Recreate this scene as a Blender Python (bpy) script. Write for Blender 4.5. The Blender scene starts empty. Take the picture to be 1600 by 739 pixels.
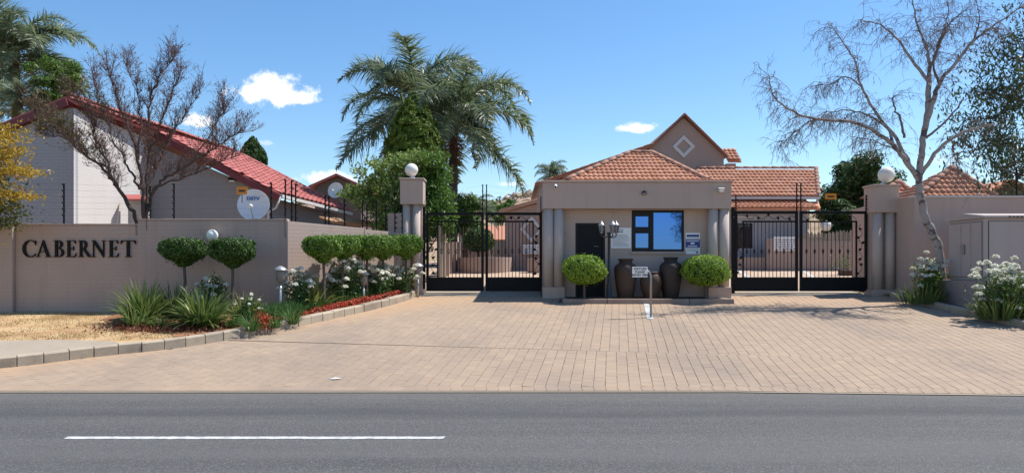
import bpy, bmesh, math, random
import numpy as np
from mathutils import Vector, Matrix

# ------------------------------------------------------------------ camera, sky, sun, exposure
SC = bpy.context.scene
COL = SC.collection
F = 1160.0            # focal length in photo pixels (1600 wide)
EYE = 1.7
HOR = 415.0
cam_d = bpy.data.cameras.new('camera'); cam = bpy.data.objects.new('camera', cam_d); COL.objects.link(cam)
cam.location = (0, 0, EYE); cam.rotation_euler = (math.radians(90), 0, 0)
cam_d.sensor_width = 36; cam_d.lens = 36 * F / 1600; cam_d.shift_y = (HOR - 369.5) / 1600
cam_d.clip_start = 0.1; cam_d.clip_end = 3000
SC.camera = cam

SUN_EL = math.radians(59); SUN_AZ = math.radians(69)      # azimuth clockwise from +Y
S = Vector((math.sin(SUN_AZ) * math.cos(SUN_EL), math.cos(SUN_AZ) * math.cos(SUN_EL), math.sin(SUN_EL)))
W = bpy.data.worlds.new('World'); SC.world = W; W.use_nodes = True
wt = W.node_tree; wt.nodes.clear()
wo = wt.nodes.new('ShaderNodeOutputWorld'); bg = wt.nodes.new('ShaderNodeBackground')
sky = wt.nodes.new('ShaderNodeTexSky'); sky.sky_type = 'NISHITA'; sky.sun_disc = False
sky.sun_elevation = SUN_EL; sky.sun_rotation = SUN_AZ
sky.altitude = 1500; sky.air_density = 1.25; sky.dust_density = 0.8; sky.ozone_density = 3.0
bg.inputs['Strength'].default_value = 0.118
hsv = wt.nodes.new('ShaderNodeHueSaturation'); hsv.inputs['Saturation'].default_value = 1.2
wt.links.new(sky.outputs[0], hsv.inputs['Color'])
tc = wt.nodes.new('ShaderNodeTexCoord')

def wmath(op, a, b=None, c=None):
    n = wt.nodes.new('ShaderNodeMath'); n.operation = op
    for i, v in enumerate((a, b, c)):
        if v is None: continue
        if isinstance(v, (int, float)): n.inputs[i].default_value = v
        else: wt.links.new(v, n.inputs[i])
    return n.outputs[0]
def wdot(vec):
    n = wt.nodes.new('ShaderNodeVectorMath'); n.operation = 'DOT_PRODUCT'
    wt.links.new(tc.outputs['Generated'], n.inputs[0]); n.inputs[1].default_value = vec
    return n.outputs['Value']
cur = hsv.outputs[0]
nz = wt.nodes.new('ShaderNodeTexNoise'); nz.inputs['Scale'].default_value = 42; nz.inputs['Detail'].default_value = 8
nz.inputs['Roughness'].default_value = 0.62
wt.links.new(tc.outputs['Generated'], nz.inputs['Vector'])
# small fair-weather clouds: (direction via photo bearing, half width, half height, softness, opacity)
for (px, py, a, b, k, op) in ((430, 146, .060, .031, .8, .95), (474, 156, .026, .014, .8, .85), (398, 146, .036, .02, .8, .85), (993, 202, .034, .010, .9, .75), (515, 281, .05, .014, .9, .7),
                              (805, 288, .034, .006, .9, .55), (312, 190, .03, .012, .9, .8), (418, 224, .016, .006, 1, .3), (1480, 250, .05, .01, 1, .2),
                              (-700, 120, .09, .03, .8, .9), (2300, 160, .12, .035, .8, .9)):
    dv = Vector(((px - 800) / F, 1, (HOR - py) / F)).normalized()
    rt = dv.cross(Vector((0, 0, 1))).normalized(); up = rt.cross(dv)
    u = wmath('DIVIDE', wdot(rt), a); v = wmath('DIVIDE', wdot(up), b)
    # flatter underside
    v = wmath('MULTIPLY', v, wmath('ADD', 1.0, wmath('MULTIPLY', wmath('LESS_THAN', v, 0.0), 0.45)))
    r = wmath('SQRT', wmath('ADD', wmath('MULTIPLY', u, u), wmath('MULTIPLY', v, v)))
    m = wmath('SUBTRACT', 1.0, r)
    m = wmath('ADD', m, wmath('MULTIPLY', wmath('SUBTRACT', nz.outputs[0], 0.5), 2.6 * k))
    front = wmath('GREATER_THAN', wdot(dv), 0.0)
    mr = wt.nodes.new('ShaderNodeMapRange'); mr.interpolation_type = 'SMOOTHSTEP'
    mr.inputs['From Min'].default_value = 0.12; mr.inputs['From Max'].default_value = 0.62
    mr.inputs['To Max'].default_value = op
    wt.links.new(m, mr.inputs['Value'])
    fac = wmath('MULTIPLY', mr.outputs[0], front)
    mx = wt.nodes.new('ShaderNodeMixRGB'); wt.links.new(fac, mx.inputs[0]); wt.links.new(cur, mx.inputs[1])
    mx.inputs[2].default_value = (7.2, 7.25, 7.5, 1)
    cur = mx.outputs[0]
wt.links.new(cur, bg.inputs['Color']); wt.links.new(bg.outputs[0], wo.inputs[0])

sun_d = bpy.data.lights.new('sun', 'SUN'); sun_d.energy = 4.6; sun_d.angle = math.radians(0.53); sun_d.color = (1, .955, .89)
sun = bpy.data.objects.new('sun', sun_d); COL.objects.link(sun); sun.location = (20, 10, 40)
sun.rotation_euler = S.to_track_quat('Z', 'Y').to_euler()
SC.view_settings.view_transform = 'Standard'; SC.view_settings.look = 'None'
SC.view_settings.exposure = 0.56; SC.view_settings.gamma = 1.0; SC.view_settings.use_curve_mapping = False
SC.render.engine = 'CYCLES'; SC.cycles.use_denoising = True
SC.cycles.max_bounces = 6; SC.cycles.transparent_max_bounces = 8

# ------------------------------------------------------------------ helpers
rng = np.random.default_rng(7); random.seed(7)
def G(d):                                    # ground height by distance from the camera side of the road
    if d <= 10: return 0.0
    if d <= 28: return 0.0944 * (d - 10)
    return 0.0944 * 18 + 0.02 * (d - 28)
def X(px, d): return (px - 800) * d / F
def Z(py, d): return EYE + (HOR - py) * d / F
def at(px, py, d): return Vector((X(px, d), d, Z(py, d)))
def gd(py): return 3067.0 / (py - 305.5)     # distance of a point on the sloping ground
def V3(*a): return Vector(a)

class MB:
    def __init__(s): s.v = []; s.f = []; s.sm = []
    def add(s, vs, fs, smooth=False):
        o = len(s.v); s.v += [tuple(p) for p in vs]
        for f in fs: s.f.append(tuple(i + o for i in f)); s.sm.append(smooth)
        return s
    def box(s, x0, x1, y0, y1, z0, z1, M=None):
        vs = [V3(x, y, z) for z in (z0, z1) for (x, y) in ((x0, y0), (x1, y0), (x1, y1), (x0, y1))]
        if M is not None: vs = [M @ p for p in vs]
        return s.add(vs, [(3, 2, 1, 0), (4, 5, 6, 7), (0, 1, 5, 4), (1, 2, 6, 5), (2, 3, 7, 6), (3, 0, 4, 7)])
    def bar(s, a, b, w, h=None):             # box beam from a to b
        a, b = Vector(a), Vector(b); h = h or w; d = (b - a).normalized()
        r = d.cross(V3(0, 0, 1)); r = V3(1, 0, 0) if r.length < 1e-4 else r.normalized(); u = r.cross(d)
        vs = [p + r * i * w / 2 + u * j * h / 2 for p in (a, b) for (i, j) in ((-1, -1), (1, -1), (1, 1), (-1, 1))]
        return s.add(vs, [(3, 2, 1, 0), (4, 5, 6, 7), (0, 1, 5, 4), (1, 2, 6, 5), (2, 3, 7, 6), (3, 0, 4, 7)])
    def tube(s, pts, rad, seg=6, cap=True):
        pts = [Vector(p) for p in pts]; n = len(pts)
        if not isinstance(rad, (list, tuple)): rad = [rad] * n
        rings = []; r = None
        for i, p in enumerate(pts):
            t = (pts[min(i + 1, n - 1)] - pts[max(i - 1, 0)])
            t = t.normalized() if t.length > 1e-9 else V3(0, 0, 1)
            if r is None:
                r = t.cross(V3(0, 0, 1)); r = V3(1, 0, 0) if r.length < 1e-3 else r.normalized()
            else:
                r = r - t * r.dot(t); r = r.normalized() if r.length > 1e-6 else V3(1, 0, 0)
            b = t.cross(r)
            rings.append([p + (r * math.cos(6.2831853 * k / seg) + b * math.sin(6.2831853 * k / seg)) * rad[i] for k in range(seg)])
        vs = [q for ring in rings for q in ring]
        fs = [(i * seg + k, i * seg + (k + 1) % seg, (i + 1) * seg + (k + 1) % seg, (i + 1) * seg + k) for i in range(n - 1) for k in range(seg)]
        if cap: fs += [tuple(range(seg - 1, -1, -1)), tuple((n - 1) * seg + k for k in range(seg))]
        return s.add(vs, fs, True)
    def lathe(s, c, prof, seg=20, smooth=True, axis=None):   # prof: list of (radius, height)
        c = Vector(c); M = Matrix.Identity(3)
        if axis is not None: M = Vector(axis).to_track_quat('Z', 'Y').to_matrix()
        vs = []
        for (r, h) in prof:
            for k in range(seg):
                a = 6.2831853 * k / seg
                vs.append(c + M @ V3(r * math.cos(a), r * math.sin(a), h))
        n = len(prof)
        fs = [(i * seg + k, i * seg + (k + 1) % seg, (i + 1) * seg + (k + 1) % seg, (i + 1) * seg + k) for i in range(n - 1) for k in range(seg)]
        fs += [tuple(range(seg - 1, -1, -1)), tuple((n - 1) * seg + k for k in range(seg))]
        return s.add(vs, fs, smooth)
    def sphere(s, c, r, seg=16, ring=10, sz=1.0):
        return s.lathe(c, [(max(1e-4, r * math.sin(math.pi * i / ring)), -r * sz * math.cos(math.pi * i / ring)) for i in range(ring + 1)], seg)
    def prism(s, poly, ext):                 # poly: 3d points of one face, ext: extrusion vector
        poly = [Vector(p) for p in poly]; ext = Vector(ext); n = len(poly)
        vs = poly + [p + ext for p in poly]
        return s.add(vs, [tuple(range(n - 1, -1, -1)), tuple(range(n, 2 * n))] + [(i, (i + 1) % n, (i + 1) % n + n, i + n) for i in range(n)])
    def build(s, name, mat, parent=None, bevel=0, kind=None, world=True):
        me = bpy.data.meshes.new(name)
        off = parent_origin(parent) if (parent is not None and world) else V3(0, 0, 0)
        me.from_pydata([(p[0] - off.x, p[1] - off.y, p[2] - off.z) for p in s.v], [], s.f)
        me.polygons.foreach_set('use_smooth', s.sm); me.materials.append(mat); me.update()
        bm = bmesh.new(); bm.from_mesh(me); bmesh.ops.recalc_face_normals(bm, faces=bm.faces); bm.to_mesh(me); bm.free()
        o = bpy.data.objects.new(name, me); COL.objects.link(o)
        if parent is not None: o.parent = parent
        if bevel:
            b = o.modifiers.new('bevel', 'BEVEL'); b.width = bevel; b.segments = 2; b.limit_method = 'ANGLE'; b.angle_limit = math.radians(40)
        if kind: o['kind'] = kind
        return o
def parent_origin(p):
    v = V3(0, 0, 0)
    while p is not None: v += p.location; p = p.parent
    return v
def mesh_np(name, verts, faces, mat, parent=None, kind=None, world=True, smooth=False):
    verts = np.asarray(verts, np.float32)
    if parent is not None and world: verts = verts - np.array(parent_origin(parent), np.float32)
    faces = np.asarray(faces, np.int32); k = faces.shape[1]
    me = bpy.data.meshes.new(name)
    me.vertices.add(len(verts)); me.vertices.foreach_set('co', verts.ravel())
    me.loops.add(faces.size); me.loops.foreach_set('vertex_index', faces.ravel())
    me.polygons.add(len(faces)); me.polygons.foreach_set('loop_start', np.arange(0, faces.size, k, dtype=np.int32))
    me.update(calc_edges=True); me.validate(); me.materials.append(mat)
    me.polygons.foreach_set('use_smooth', [bool(smooth)] * len(me.polygons))
    o = bpy.data.objects.new(name, me); COL.objects.link(o)
    if parent is not None: o.parent = parent
    if kind: o['kind'] = kind
    return o
def tag(o, label, cat=None, group=None, kind=None):
    o['label'] = label
    if cat: o['category'] = cat
    if group: o['group'] = group
    if kind: o['kind'] = kind
    return o
def thing(name, label, cat, loc=(0, 0, 0), group=None):
    o = bpy.data.objects.new(name, None); COL.objects.link(o); o.location = loc; o.empty_display_size = .1
    return tag(o, label, cat, group)
def dup(root, loc, rz=0, label=None, group=None, scale=1.0):
    r = root.copy(); COL.objects.link(r); r.location = loc; r.rotation_euler = (0, 0, rz); r.scale = (scale,) * 3 if isinstance(scale, (int, float)) else scale
    if label: r['label'] = label
    if group: r['group'] = group
    for ch in list(root.children):
        c = ch.copy(); COL.objects.link(c); c.parent = r
        for g in list(ch.children):
            d = g.copy(); COL.objects.link(d); d.parent = c
    return r

# ------------------------------------------------------------------ materials
def nmat(name):
    m = bpy.data.materials.new(name); m.use_nodes = True
    t = m.node_tree; t.nodes.clear()
    o = t.nodes.new('ShaderNodeOutputMaterial'); p = t.nodes.new('ShaderNodeBsdfPrincipled'); t.links.new(p.outputs[0], o.inputs[0])
    return m, t, p, o
def nmath(t, op, a, b=None):
    n = t.nodes.new('ShaderNodeMath'); n.operation = op
    for i, v in enumerate((a, b)):
        if v is None: continue
        if isinstance(v, (int, float)): n.inputs[i].default_value = v
        else: t.links.new(v, n.inputs[i])
    return n.outputs[0]
def noise(t, scale, detail=4, vec=None, rough=.55, dist=0):
    n = t.nodes.new('ShaderNodeTexNoise'); n.inputs['Scale'].default_value = scale; n.inputs['Detail'].default_value = detail
    n.inputs['Roughness'].default_value = rough; n.inputs['Distortion'].default_value = dist
    if vec is not None: t.links.new(vec, n.inputs['Vector'])
    return n.outputs[0]
def ramp(t, fac, stops):
    r = t.nodes.new('ShaderNodeValToRGB'); e = r.color_ramp.elements
    while len(e) < len(stops): e.new(.5)
    for i, (p, c) in enumerate(stops): e[i].position = p; e[i].color = (*c, 1)
    t.links.new(fac, r.inputs[0]); return r.outputs[0]
def mixc(t, fac, a, b, mode='MIX'):
    n = t.nodes.new('ShaderNodeMixRGB'); n.blend_type = mode
    for i, v in enumerate((fac, a, b)):
        if isinstance(v, (int, float)): n.inputs[i].default_value = v
        elif isinstance(v, tuple): n.inputs[i].default_value = (*v, 1)
        else: t.links.new(v, n.inputs[i])
    return n.outputs[0]
def pos(t, sx=1, sy=1, sz=1):
    g = t.nodes.new('ShaderNodeNewGeometry')
    if (sx, sy, sz) == (1, 1, 1): return g.outputs['Position']
    m = t.nodes.new('ShaderNodeMapping'); m.inputs['Scale'].default_value = (sx, sy, sz); t.links.new(g.outputs['Position'], m.inputs[0]); return m.outputs[0]
def bump(t, p, h, strength=.3, dist=.02):
    b = t.nodes.new('ShaderNodeBump'); b.inputs['Strength'].default_value = strength; b.inputs['Distance'].default_value = dist
    t.links.new(h, b.inputs['Height']); t.links.new(b.outputs[0], p.inputs['Normal'])
def scl(c, k): return tuple(min(1, x * k) for x in c)

def m_plain(name, col, rough=.6, metal=0, var=.12, bscale=60, bstr=.15, spec=.4):
    m, t, p, o = nmat(name)
    P = pos(t)
    c = mixc(t, noise(t, 3.1, 5, P), scl(col, 1 - var), scl(col, 1 + var))
    c = mixc(t, nmath(t, 'MULTIPLY', noise(t, 37, 3, P), .35), c, scl(col, 1 - var * 1.5))
    t.links.new(c, p.inputs['Base Color']); p.inputs['Roughness'].default_value = rough; p.inputs['Metallic'].default_value = metal
    p.inputs['Specular IOR Level'].default_value = spec
    if bstr: bump(t, p, noise(t, bscale, 3, P), bstr, .01)
    return m
def m_wall(name, col, brick=0.0, stain=.3, var=.08, rough=.85):
    """painted plaster or painted brick: faint courses, streaks, blotches"""
    m, t, p, o = nmat(name); P = pos(t)
    c = mixc(t, noise(t, .9, 6, P, .6), scl(col, 1 - var), scl(col, 1 + var))
    st = noise(t, 1.0, 6, pos(t, 5, 5, .35), .65)                      # run-down streaks
    mr = t.nodes.new('ShaderNodeMapRange'); mr.inputs[1].default_value = .52; mr.inputs[2].default_value = .8; mr.inputs[4].default_value = stain
    t.links.new(st, mr.inputs[0])
    c = mixc(t, mr.outputs[0], c, scl(col, .62))
    bl = noise(t, 2.6, 8, P, .7)
    mr2 = t.nodes.new('ShaderNodeMapRange'); mr2.inputs[1].default_value = .6; mr2.inputs[2].default_value = .75; mr2.inputs[4].default_value = stain * .6
    t.links.new(bl, mr2.inputs[0])
    c = mixc(t, mr2.outputs[0], c, scl(col, 1.22))
    h = nmath(t, 'MULTIPLY', noise(t, 45, 5, P), .5)
    if brick:
        s = t.nodes.new('ShaderNodeSeparateXYZ'); t.links.new(P, s.inputs[0])
        cb = t.nodes.new('ShaderNodeCombineXYZ'); t.links.new(nmath(t, 'ADD', s.outputs[0], s.outputs[1]), cb.inputs[0]); t.links.new(s.outputs[2], cb.inputs[1])
        b = t.nodes.new('ShaderNodeTexBrick'); b.inputs['Scale'].default_value = 1; b.inputs['Brick Width'].default_value = .23; b.inputs['Row Height'].default_value = .086
        b.inputs['Mortar Size'].default_value = .009; b.inputs['Mortar Smooth'].default_value = .35
        t.links.new(cb.outputs[0], b.inputs['Vector'])
        inv = nmath(t, 'SUBTRACT', 1.0, b.outputs['Fac'])
        h = nmath(t, 'ADD', h, nmath(t, 'MULTIPLY', inv, brick))
        c = mixc(t, nmath(t, 'MULTIPLY', b.outputs['Fac'], .28 * min(1, brick)), c, scl(col, .55))
    t.links.new(c, p.inputs['Base Color']); p.inputs['Roughness'].default_value = rough; p.inputs['Specular IOR Level'].default_value = .25
    bump(t, p, h, .35, .012)
    return m
def m_leaf(name, cols, trans=.35, rough=.5, spec=.35):
    m, t, p, o = nmat(name)
    g = t.nodes.new('ShaderNodeNewGeometry'); oi = t.nodes.new('ShaderNodeObjectInfo')
    f = nmath(t, 'FRACT', nmath(t, 'ADD', g.outputs['Random Per Island'], nmath(t, 'MULTIPLY', oi.outputs['Random'], .37)))
    n = len(cols)
    c = ramp(t, f, [(i / max(1, n - 1), cols[i]) for i in range(n)])
    c = mixc(t, nmath(t, 'MULTIPLY', noise(t, 2.2, 3, pos(t)), .5), c, scl(cols[0], .75))
    t.links.new(c, p.inputs['Base Color']); p.inputs['Roughness'].default_value = rough; p.inputs['Specular IOR Level'].default_value = spec
    tr = t.nodes.new('ShaderNodeBsdfTranslucent'); mixn = t.nodes.new('ShaderNodeMixShader'); mixn.inputs[0].default_value = trans
    ct = mixc(t, .5, c, (.9, 1, .25), 'MULTIPLY'); ct = mixc(t, .6, c, ct)
    t.links.new(ct, tr.inputs['Color']); t.links.new(p.outputs[0], mixn.inputs[1]); t.links.new(tr.outputs[0], mixn.inputs[2]); t.links.new(mixn.outputs[0], o.inputs[0])
    return m
def m_piece(name, cols, rough=.8, grime=(.1, .09, .08), gstr=.35, gscale=.5, bstr=.3, bscale=50, streak=None):
    """bricks, kerb stones, tiles: one tint per piece plus grime that runs across pieces"""
    m, t, p, o = nmat(name); P = pos(t)
    g = t.nodes.new('ShaderNodeNewGeometry'); oi = t.nodes.new('ShaderNodeObjectInfo')
    f = nmath(t, 'FRACT', nmath(t, 'ADD', g.outputs['Random Per Island'], oi.outputs['Random']))
    n = len(cols); c = ramp(t, f, [(i / max(1, n - 1), cols[i]) for i in range(n)])
    mr = t.nodes.new('ShaderNodeMapRange'); mr.inputs[1].default_value = .45; mr.inputs[2].default_value = .75; mr.inputs[4].default_value = gstr
    t.links.new(noise(t, gscale, 7, pos(t, *(streak or (1, 1, 1))), .62), mr.inputs[0])
    c = mixc(t, mr.outputs[0], c, grime)
    c = mixc(t, nmath(t, 'MULTIPLY', noise(t, bscale, 4, P), .35), c, scl(cols[0], .6))
    t.links.new(c, p.inputs['Base Color']); p.inputs['Roughness'].default_value = rough; p.inputs['Specular IOR Level'].default_value = .25
    bump(t, p, noise(t, bscale, 4, P), bstr, .008)
    return m

M = {}
WALLC = (.425, .325, .275)
M['wall'] = m_wall('boundary_wall_paint', WALLC, .4, .5, .11)
M['plaster'] = m_wall('mauve_plaster', (.465, .355, .30), 0, .4, .1)
M['column'] = m_wall('column_paint', (.48, .40, .35), 0, .2)
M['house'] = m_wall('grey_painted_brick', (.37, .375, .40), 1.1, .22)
M['houseshade'] = m_wall('grey_brick_shade_darkened', (.265, .255, .265), 1.3, .2)  # grey house brick with the back gable's shade darkened into its colour
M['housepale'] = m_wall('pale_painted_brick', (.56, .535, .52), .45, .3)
M['house2'] = m_wall('taupe_plaster', (.39, .295, .25), 0, .2)
M['cream'] = m_wall('cream_plaster', (.55, .46, .38), 0, .15)
M['darkgable'] = m_wall('dark_brown_wall', (.14, .11, .10), .5, .2)
M['verge'] = m_plain('brown_verge_trim', (.27, .13, .085), .7)
M['trim'] = m_plain('pale_trim_paint', (.62, .60, .58), .6)
M['black'] = m_plain('black_powder_coat', (.007, .007, .008), .55, 0, .3, 90, .1, .2)
M['blackwall'] = m_plain('black_door_paint', (.009, .009, .011), .6, 0, .3, 60, .1, .25)
M['frame'] = m_plain('dark_window_frame', (.012, .012, .014), .5, 0, .2, 60, .05, .3)
M['white'] = m_plain('white_plastic', (.75, .76, .76), .4, 0, .05, 30, .05)
M['globe'] = m_plain('opal_globe', (.78, .76, .70), .25, 0, .04, 30, .0, .5)
M['signw'] = m_plain('white_sign_board', (.84, .84, .83), .5, 0, .04, 30, .0)
M['signt'] = m_plain('grey_print', (.30, .30, .32), .6, 0, .1, 30, 0)
M['signk'] = m_plain('black_print', (.03, .03, .035), .6, 0, .1, 30, 0)
M['signb'] = m_plain('blue_print', (.03, .05, .26), .5, 0, .08, 30, 0)
M['orange'] = m_plain('orange_sign', (.70, .24, .02), .5, 0, .08, 30, 0)
M['dish'] = m_plain('dish_enamel', (.72, .74, .76), .35, 0, .05, 20, .02, .5)
M['dishblue'] = m_plain('dish_blue_print', (.03, .12, .42), .5, 0, .05, 30, 0)
M['metal'] = m_plain('galvanised_steel', (.32, .33, .34), .4, .8, .15, 60, .1)
M['lamp'] = m_plain('lamp_grey_paint', (.035, .042, .05), .45, .2, .2)
M['lamphead'] = m_plain('smoked_lamp_head', (.22, .19, .175), .4, 0, .2)
M['lampglass'] = m_plain('lantern_glass', (.20, .21, .22), .15, 0, .05, 30, 0, .6)
M['lampcap'] = m_plain('lamp_cap_silver', (.42, .43, .44), .35, .5, .15)
M['vase'] = m_plain('dark_clay', (.048, .034, .027), .62, 0, .35, 14, .35, .35)
M['vase2'] = m_plain('brown_clay', (.078, .048, .034), .6, 0, .4, 14, .35, .35)
M['redboard'] = m_plain('maroon_fascia', (.16, .03, .035), .5, 0, .15)
M['box'] = m_wall('utility_box_paint', (.42, .36, .33), 0, .3, .07, .6)
M['plinth'] = m_wall('plinth_plaster', (.36, .28, .265), 0, .35)
M['concrete'] = m_wall('weathered_concrete', (.34, .285, .22), 0, .5, .2)
M['whiteline'] = m_piece('road_paint', [(.58, .58, .56), (.54, .54, .52)], .7, (.16, .16, .16), .85, 9, .3, 80)
M['kerb'] = m_piece('kerb_concrete', [(.42, .345, .255), (.48, .40, .30), (.36, .30, .235), (.45, .37, .27)], .9, (.14, .11, .08), .6, 2.2, .5, 40)
M['islandkerb'] = m_piece('island_kerb_concrete', [(.36, .26, .21), (.31, .24, .20)], .9, (.13, .09, .07), .6, 2, .4, 40)
M['paver'] = m_piece('clay_paver', [(.352, .262, .186), (.384, .285, .202), (.342, .258, .188), (.366, .272, .194), (.402, .298, .21)], .88, (.20, .172, .15), .8, .55, .2, 70, (.9, .5, 1))
def sand_drift(m):
    t = m.node_tree; p = next(n for n in t.nodes if n.type == 'BSDF_PRINCIPLED'); src = p.inputs['Base Color'].links[0].from_socket
    P = pos(t); s = t.nodes.new('ShaderNodeSeparateXYZ'); t.links.new(P, s.inputs[0]); nz_ = nmath(t, 'MULTIPLY', nmath(t, 'SUBTRACT', noise(t, 1.6, 6, P, .65), .5), 1.1)
    k = nmath(t, 'SUBTRACT', nmath(t, 'MULTIPLY', nmath(t, 'ADD', s.outputs[0], 7.8), .771), nmath(t, 'MULTIPLY', nmath(t, 'SUBTRACT', s.outputs[1], 11.3), .636))
    a = t.nodes.new('ShaderNodeMapRange'); a.inputs[1].default_value = 1.0; a.inputs[2].default_value = .1; a.inputs[4].default_value = .75; t.links.new(nmath(t, 'ADD', k, nz_), a.inputs[0])
    b = t.nodes.new('ShaderNodeMapRange'); b.inputs[1].default_value = 16.9; b.inputs[2].default_value = 18.6; b.inputs[4].default_value = .6; t.links.new(nmath(t, 'ADD', s.outputs[1], nz_), b.inputs[0])
    f = nmath(t, 'MAXIMUM', a.outputs[0], b.outputs[0])
    t.links.new(mixc(t, f, src, (.43, .285, .175)), p.inputs['Base Color'])
sand_drift(M['paver'])
M['redtile'] = m_piece('red_concrete_tile', [(.45, .125, .11), (.50, .155, .14), (.41, .11, .10), (.47, .14, .125)], .6, (.20, .06, .055), .5, 1.3, .2, 40)
M['tile'] = m_piece('terracotta_tile', [(.52, .235, .15), (.68, .32, .19), (.56, .235, .135), (.64, .29, .17), (.69, .37, .24)], .75, (.30, .14, .09), .3, 1.6, .2, 40)
M['tilecap'] = m_piece('terracotta_ridge_cap', [(.58, .32, .22), (.52, .27, .18)], .8, (.22, .12, .09), .5, 2, .25, 40)
M['rock'] = m_piece('hill_rock', [(.36, .25, .19), (.44, .31, .24), (.28, .19, .15)], .95, (.14, .11, .09), .5, .4, .6, 3)

def m_glass():
    m, t, p, o = nmat('reflective_window_glass')
    p.inputs['Base Color'].default_value = (.075, .20, .60, 1); p.inputs['Metallic'].default_value = .9; p.inputs['Roughness'].default_value = .03
    bump(t, p, noise(t, 1.3, 2, pos(t)), .04, .05); return m
M['glass'] = m_glass()
def m_dglass():
    m, t, p, o = nmat('dark_window_glass')
    p.inputs['Base Color'].default_value = (.02, .022, .026, 1); p.inputs['Roughness'].default_value = .06; p.inputs['Specular IOR Level'].default_value = .6
    bump(t, p, noise(t, 1.3, 2, pos(t)), .04, .05); return m
M['dglass'] = m_dglass()
def m_asphalt():
    m, t, p, o = nmat('worn_asphalt'); P = pos(t)
    band = noise(t, 1.0, 5, pos(t, .05, 1.3, 1), .6)
    c = ramp(t, band, [(.28, (.056, .056, .055)), (.45, (.079, .078, .076)), (.55, (.090, .089, .086)), (.72, (.118, .115, .110))])
    c = mixc(t, nmath(t, 'MULTIPLY', noise(t, .5, 7, P, .68), .5), c, (.103, .10, .095))
    v = t.nodes.new('ShaderNodeTexVoronoi'); v.inputs['Scale'].default_value = 85; t.links.new(P, v.inputs['Vector'])
    g = t.nodes.new('ShaderNodeSeparateColor'); t.links.new(v.outputs['Color'], g.inputs[0])
    c = mixc(t, nmath(t, 'MULTIPLY', nmath(t, 'GREATER_THAN', g.outputs[0], .80), .32), c, (.24, .235, .225))
    c = mixc(t, nmath(t, 'MULTIPLY', nmath(t, 'LESS_THAN', g.outputs[1], .24), .32), c, (.028, .028, .03))
    # dust drifting off the drive along the paving edge
    s = t.nodes.new('ShaderNodeSeparateXYZ'); t.links.new(P, s.inputs[0])
    mr = t.nodes.new('ShaderNodeMapRange'); mr.inputs[1].default_value = 9.2; mr.inputs[2].default_value = 10.1; mr.inputs[4].default_value = .55
    t.links.new(nmath(t, 'ADD', s.outputs[1], nmath(t, 'MULTIPLY', nmath(t, 'SUBTRACT', noise(t, 2.5, 6, pos(t, .5, 1, 1), .7), .5), 1.2)), mr.inputs[0])
    c = mixc(t, mr.outputs[0], c, (.15, .135, .118))
    for yc, hw, col, k in ((8.55, .30, (.045, .045, .046), .42), (6.75, .35, (.125, .122, .117), .40), (5.6, .3, (.05, .05, .051), .35)):   # coarse strip and wheel-polished tracks
        dy = nmath(t, 'ABSOLUTE', nmath(t, 'ADD', nmath(t, 'SUBTRACT', s.outputs[1], yc), nmath(t, 'MULTIPLY', nmath(t, 'SUBTRACT', noise(t, .9, 5, pos(t, .35, 1, 1), .6), .5), .9)))
        tr = t.nodes.new('ShaderNodeMapRange'); tr.interpolation_type = 'SMOOTHSTEP'; tr.inputs[1].default_value = hw * 1.5; tr.inputs[2].default_value = 0; tr.inputs[4].default_value = k; t.links.new(dy, tr.inputs[0])
        c = mixc(t, tr.outputs[0], c, col)
    t.links.new(c, p.inputs['Base Color']); p.inputs['Roughness'].default_value = .85; p.inputs['Specular IOR Level'].default_value = .3
    bump(t, p, nmath(t, 'ADD', v.outputs['Distance'], noise(t, 60, 4, P, .8)), .45, .012); return m
M['asphalt'] = m_asphalt()
def m_soil(name, a, b, c3, sc=1.2):
    m, t, p, o = nmat(name); P = pos(t)
    c = ramp(t, noise(t, sc, 8, P, .65), [(.34, a), (.52, b), (.68, c3)])
    c = mixc(t, nmath(t, 'MULTIPLY', nmath(t, 'GREATER_THAN', noise(t, 60, 3, P, .7), .58), .4), c, scl(a, .6))
    t.links.new(c, p.inputs['Base Color']); p.inputs['Roughness'].default_value = .95; p.inputs['Specular IOR Level'].default_value = .1
    bump(t, p, noise(t, 28, 6, P, .7), .7, .03); return m
M['soil'] = m_soil('sandy_soil', (.34, .20, .10), (.52, .35, .19), (.58, .45, .27))
M['bedsoil'] = m_soil('red_garden_soil', (.17, .07, .035), (.30, .15, .08), (.38, .22, .12), 4)
M['ground'] = m_soil('dry_ground', (.24, .18, .10), (.33, .25, .15), (.28, .25, .13), .4)
M['yard'] = m_soil('yard_paving_beige', (.42, .31, .23), (.50, .38, .29), (.46, .36, .28), 2)
M['joint'] = m_soil('joint_sand', (.10, .07, .05), (.15, .105, .075), (.12, .085, .06), 3)
M['hill'] = m_soil('hill_soil', (.25, .19, .11), (.38, .27, .19), (.20, .20, .09), .12)
def m_bark(name, a, b, dark, sc=9, thr=.62):
    m, t, p, o = nmat(name)
    c = mixc(t, noise(t, sc, 6, pos(t, 1, 1, .35), .65), a, b)
    c = mixc(t, nmath(t, 'MULTIPLY', nmath(t, 'GREATER_THAN', noise(t, sc * .7, 5, pos(t, .8, .8, 1.6), .7), thr), .8), c, dark)
    t.links.new(c, p.inputs['Base Color']); p.inputs['Roughness'].default_value = .9; p.inputs['Specular IOR Level'].default_value = .2
    bump(t, p, noise(t, sc * 3, 5, pos(t, 1, 1, .4)), .6, .02); return m
M['bark'] = m_bark('brown_bark', (.10, .075, .06), (.17, .13, .11), (.05, .04, .035))
M['barkdark'] = m_bark('dark_bark', (.055, .042, .038), (.10, .08, .07), (.03, .025, .022))
M['birch'] = m_bark('pale_peeling_bark', (.24, .21, .195), (.42, .375, .35), (.07, .055, .05), 7, .55)
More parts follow.
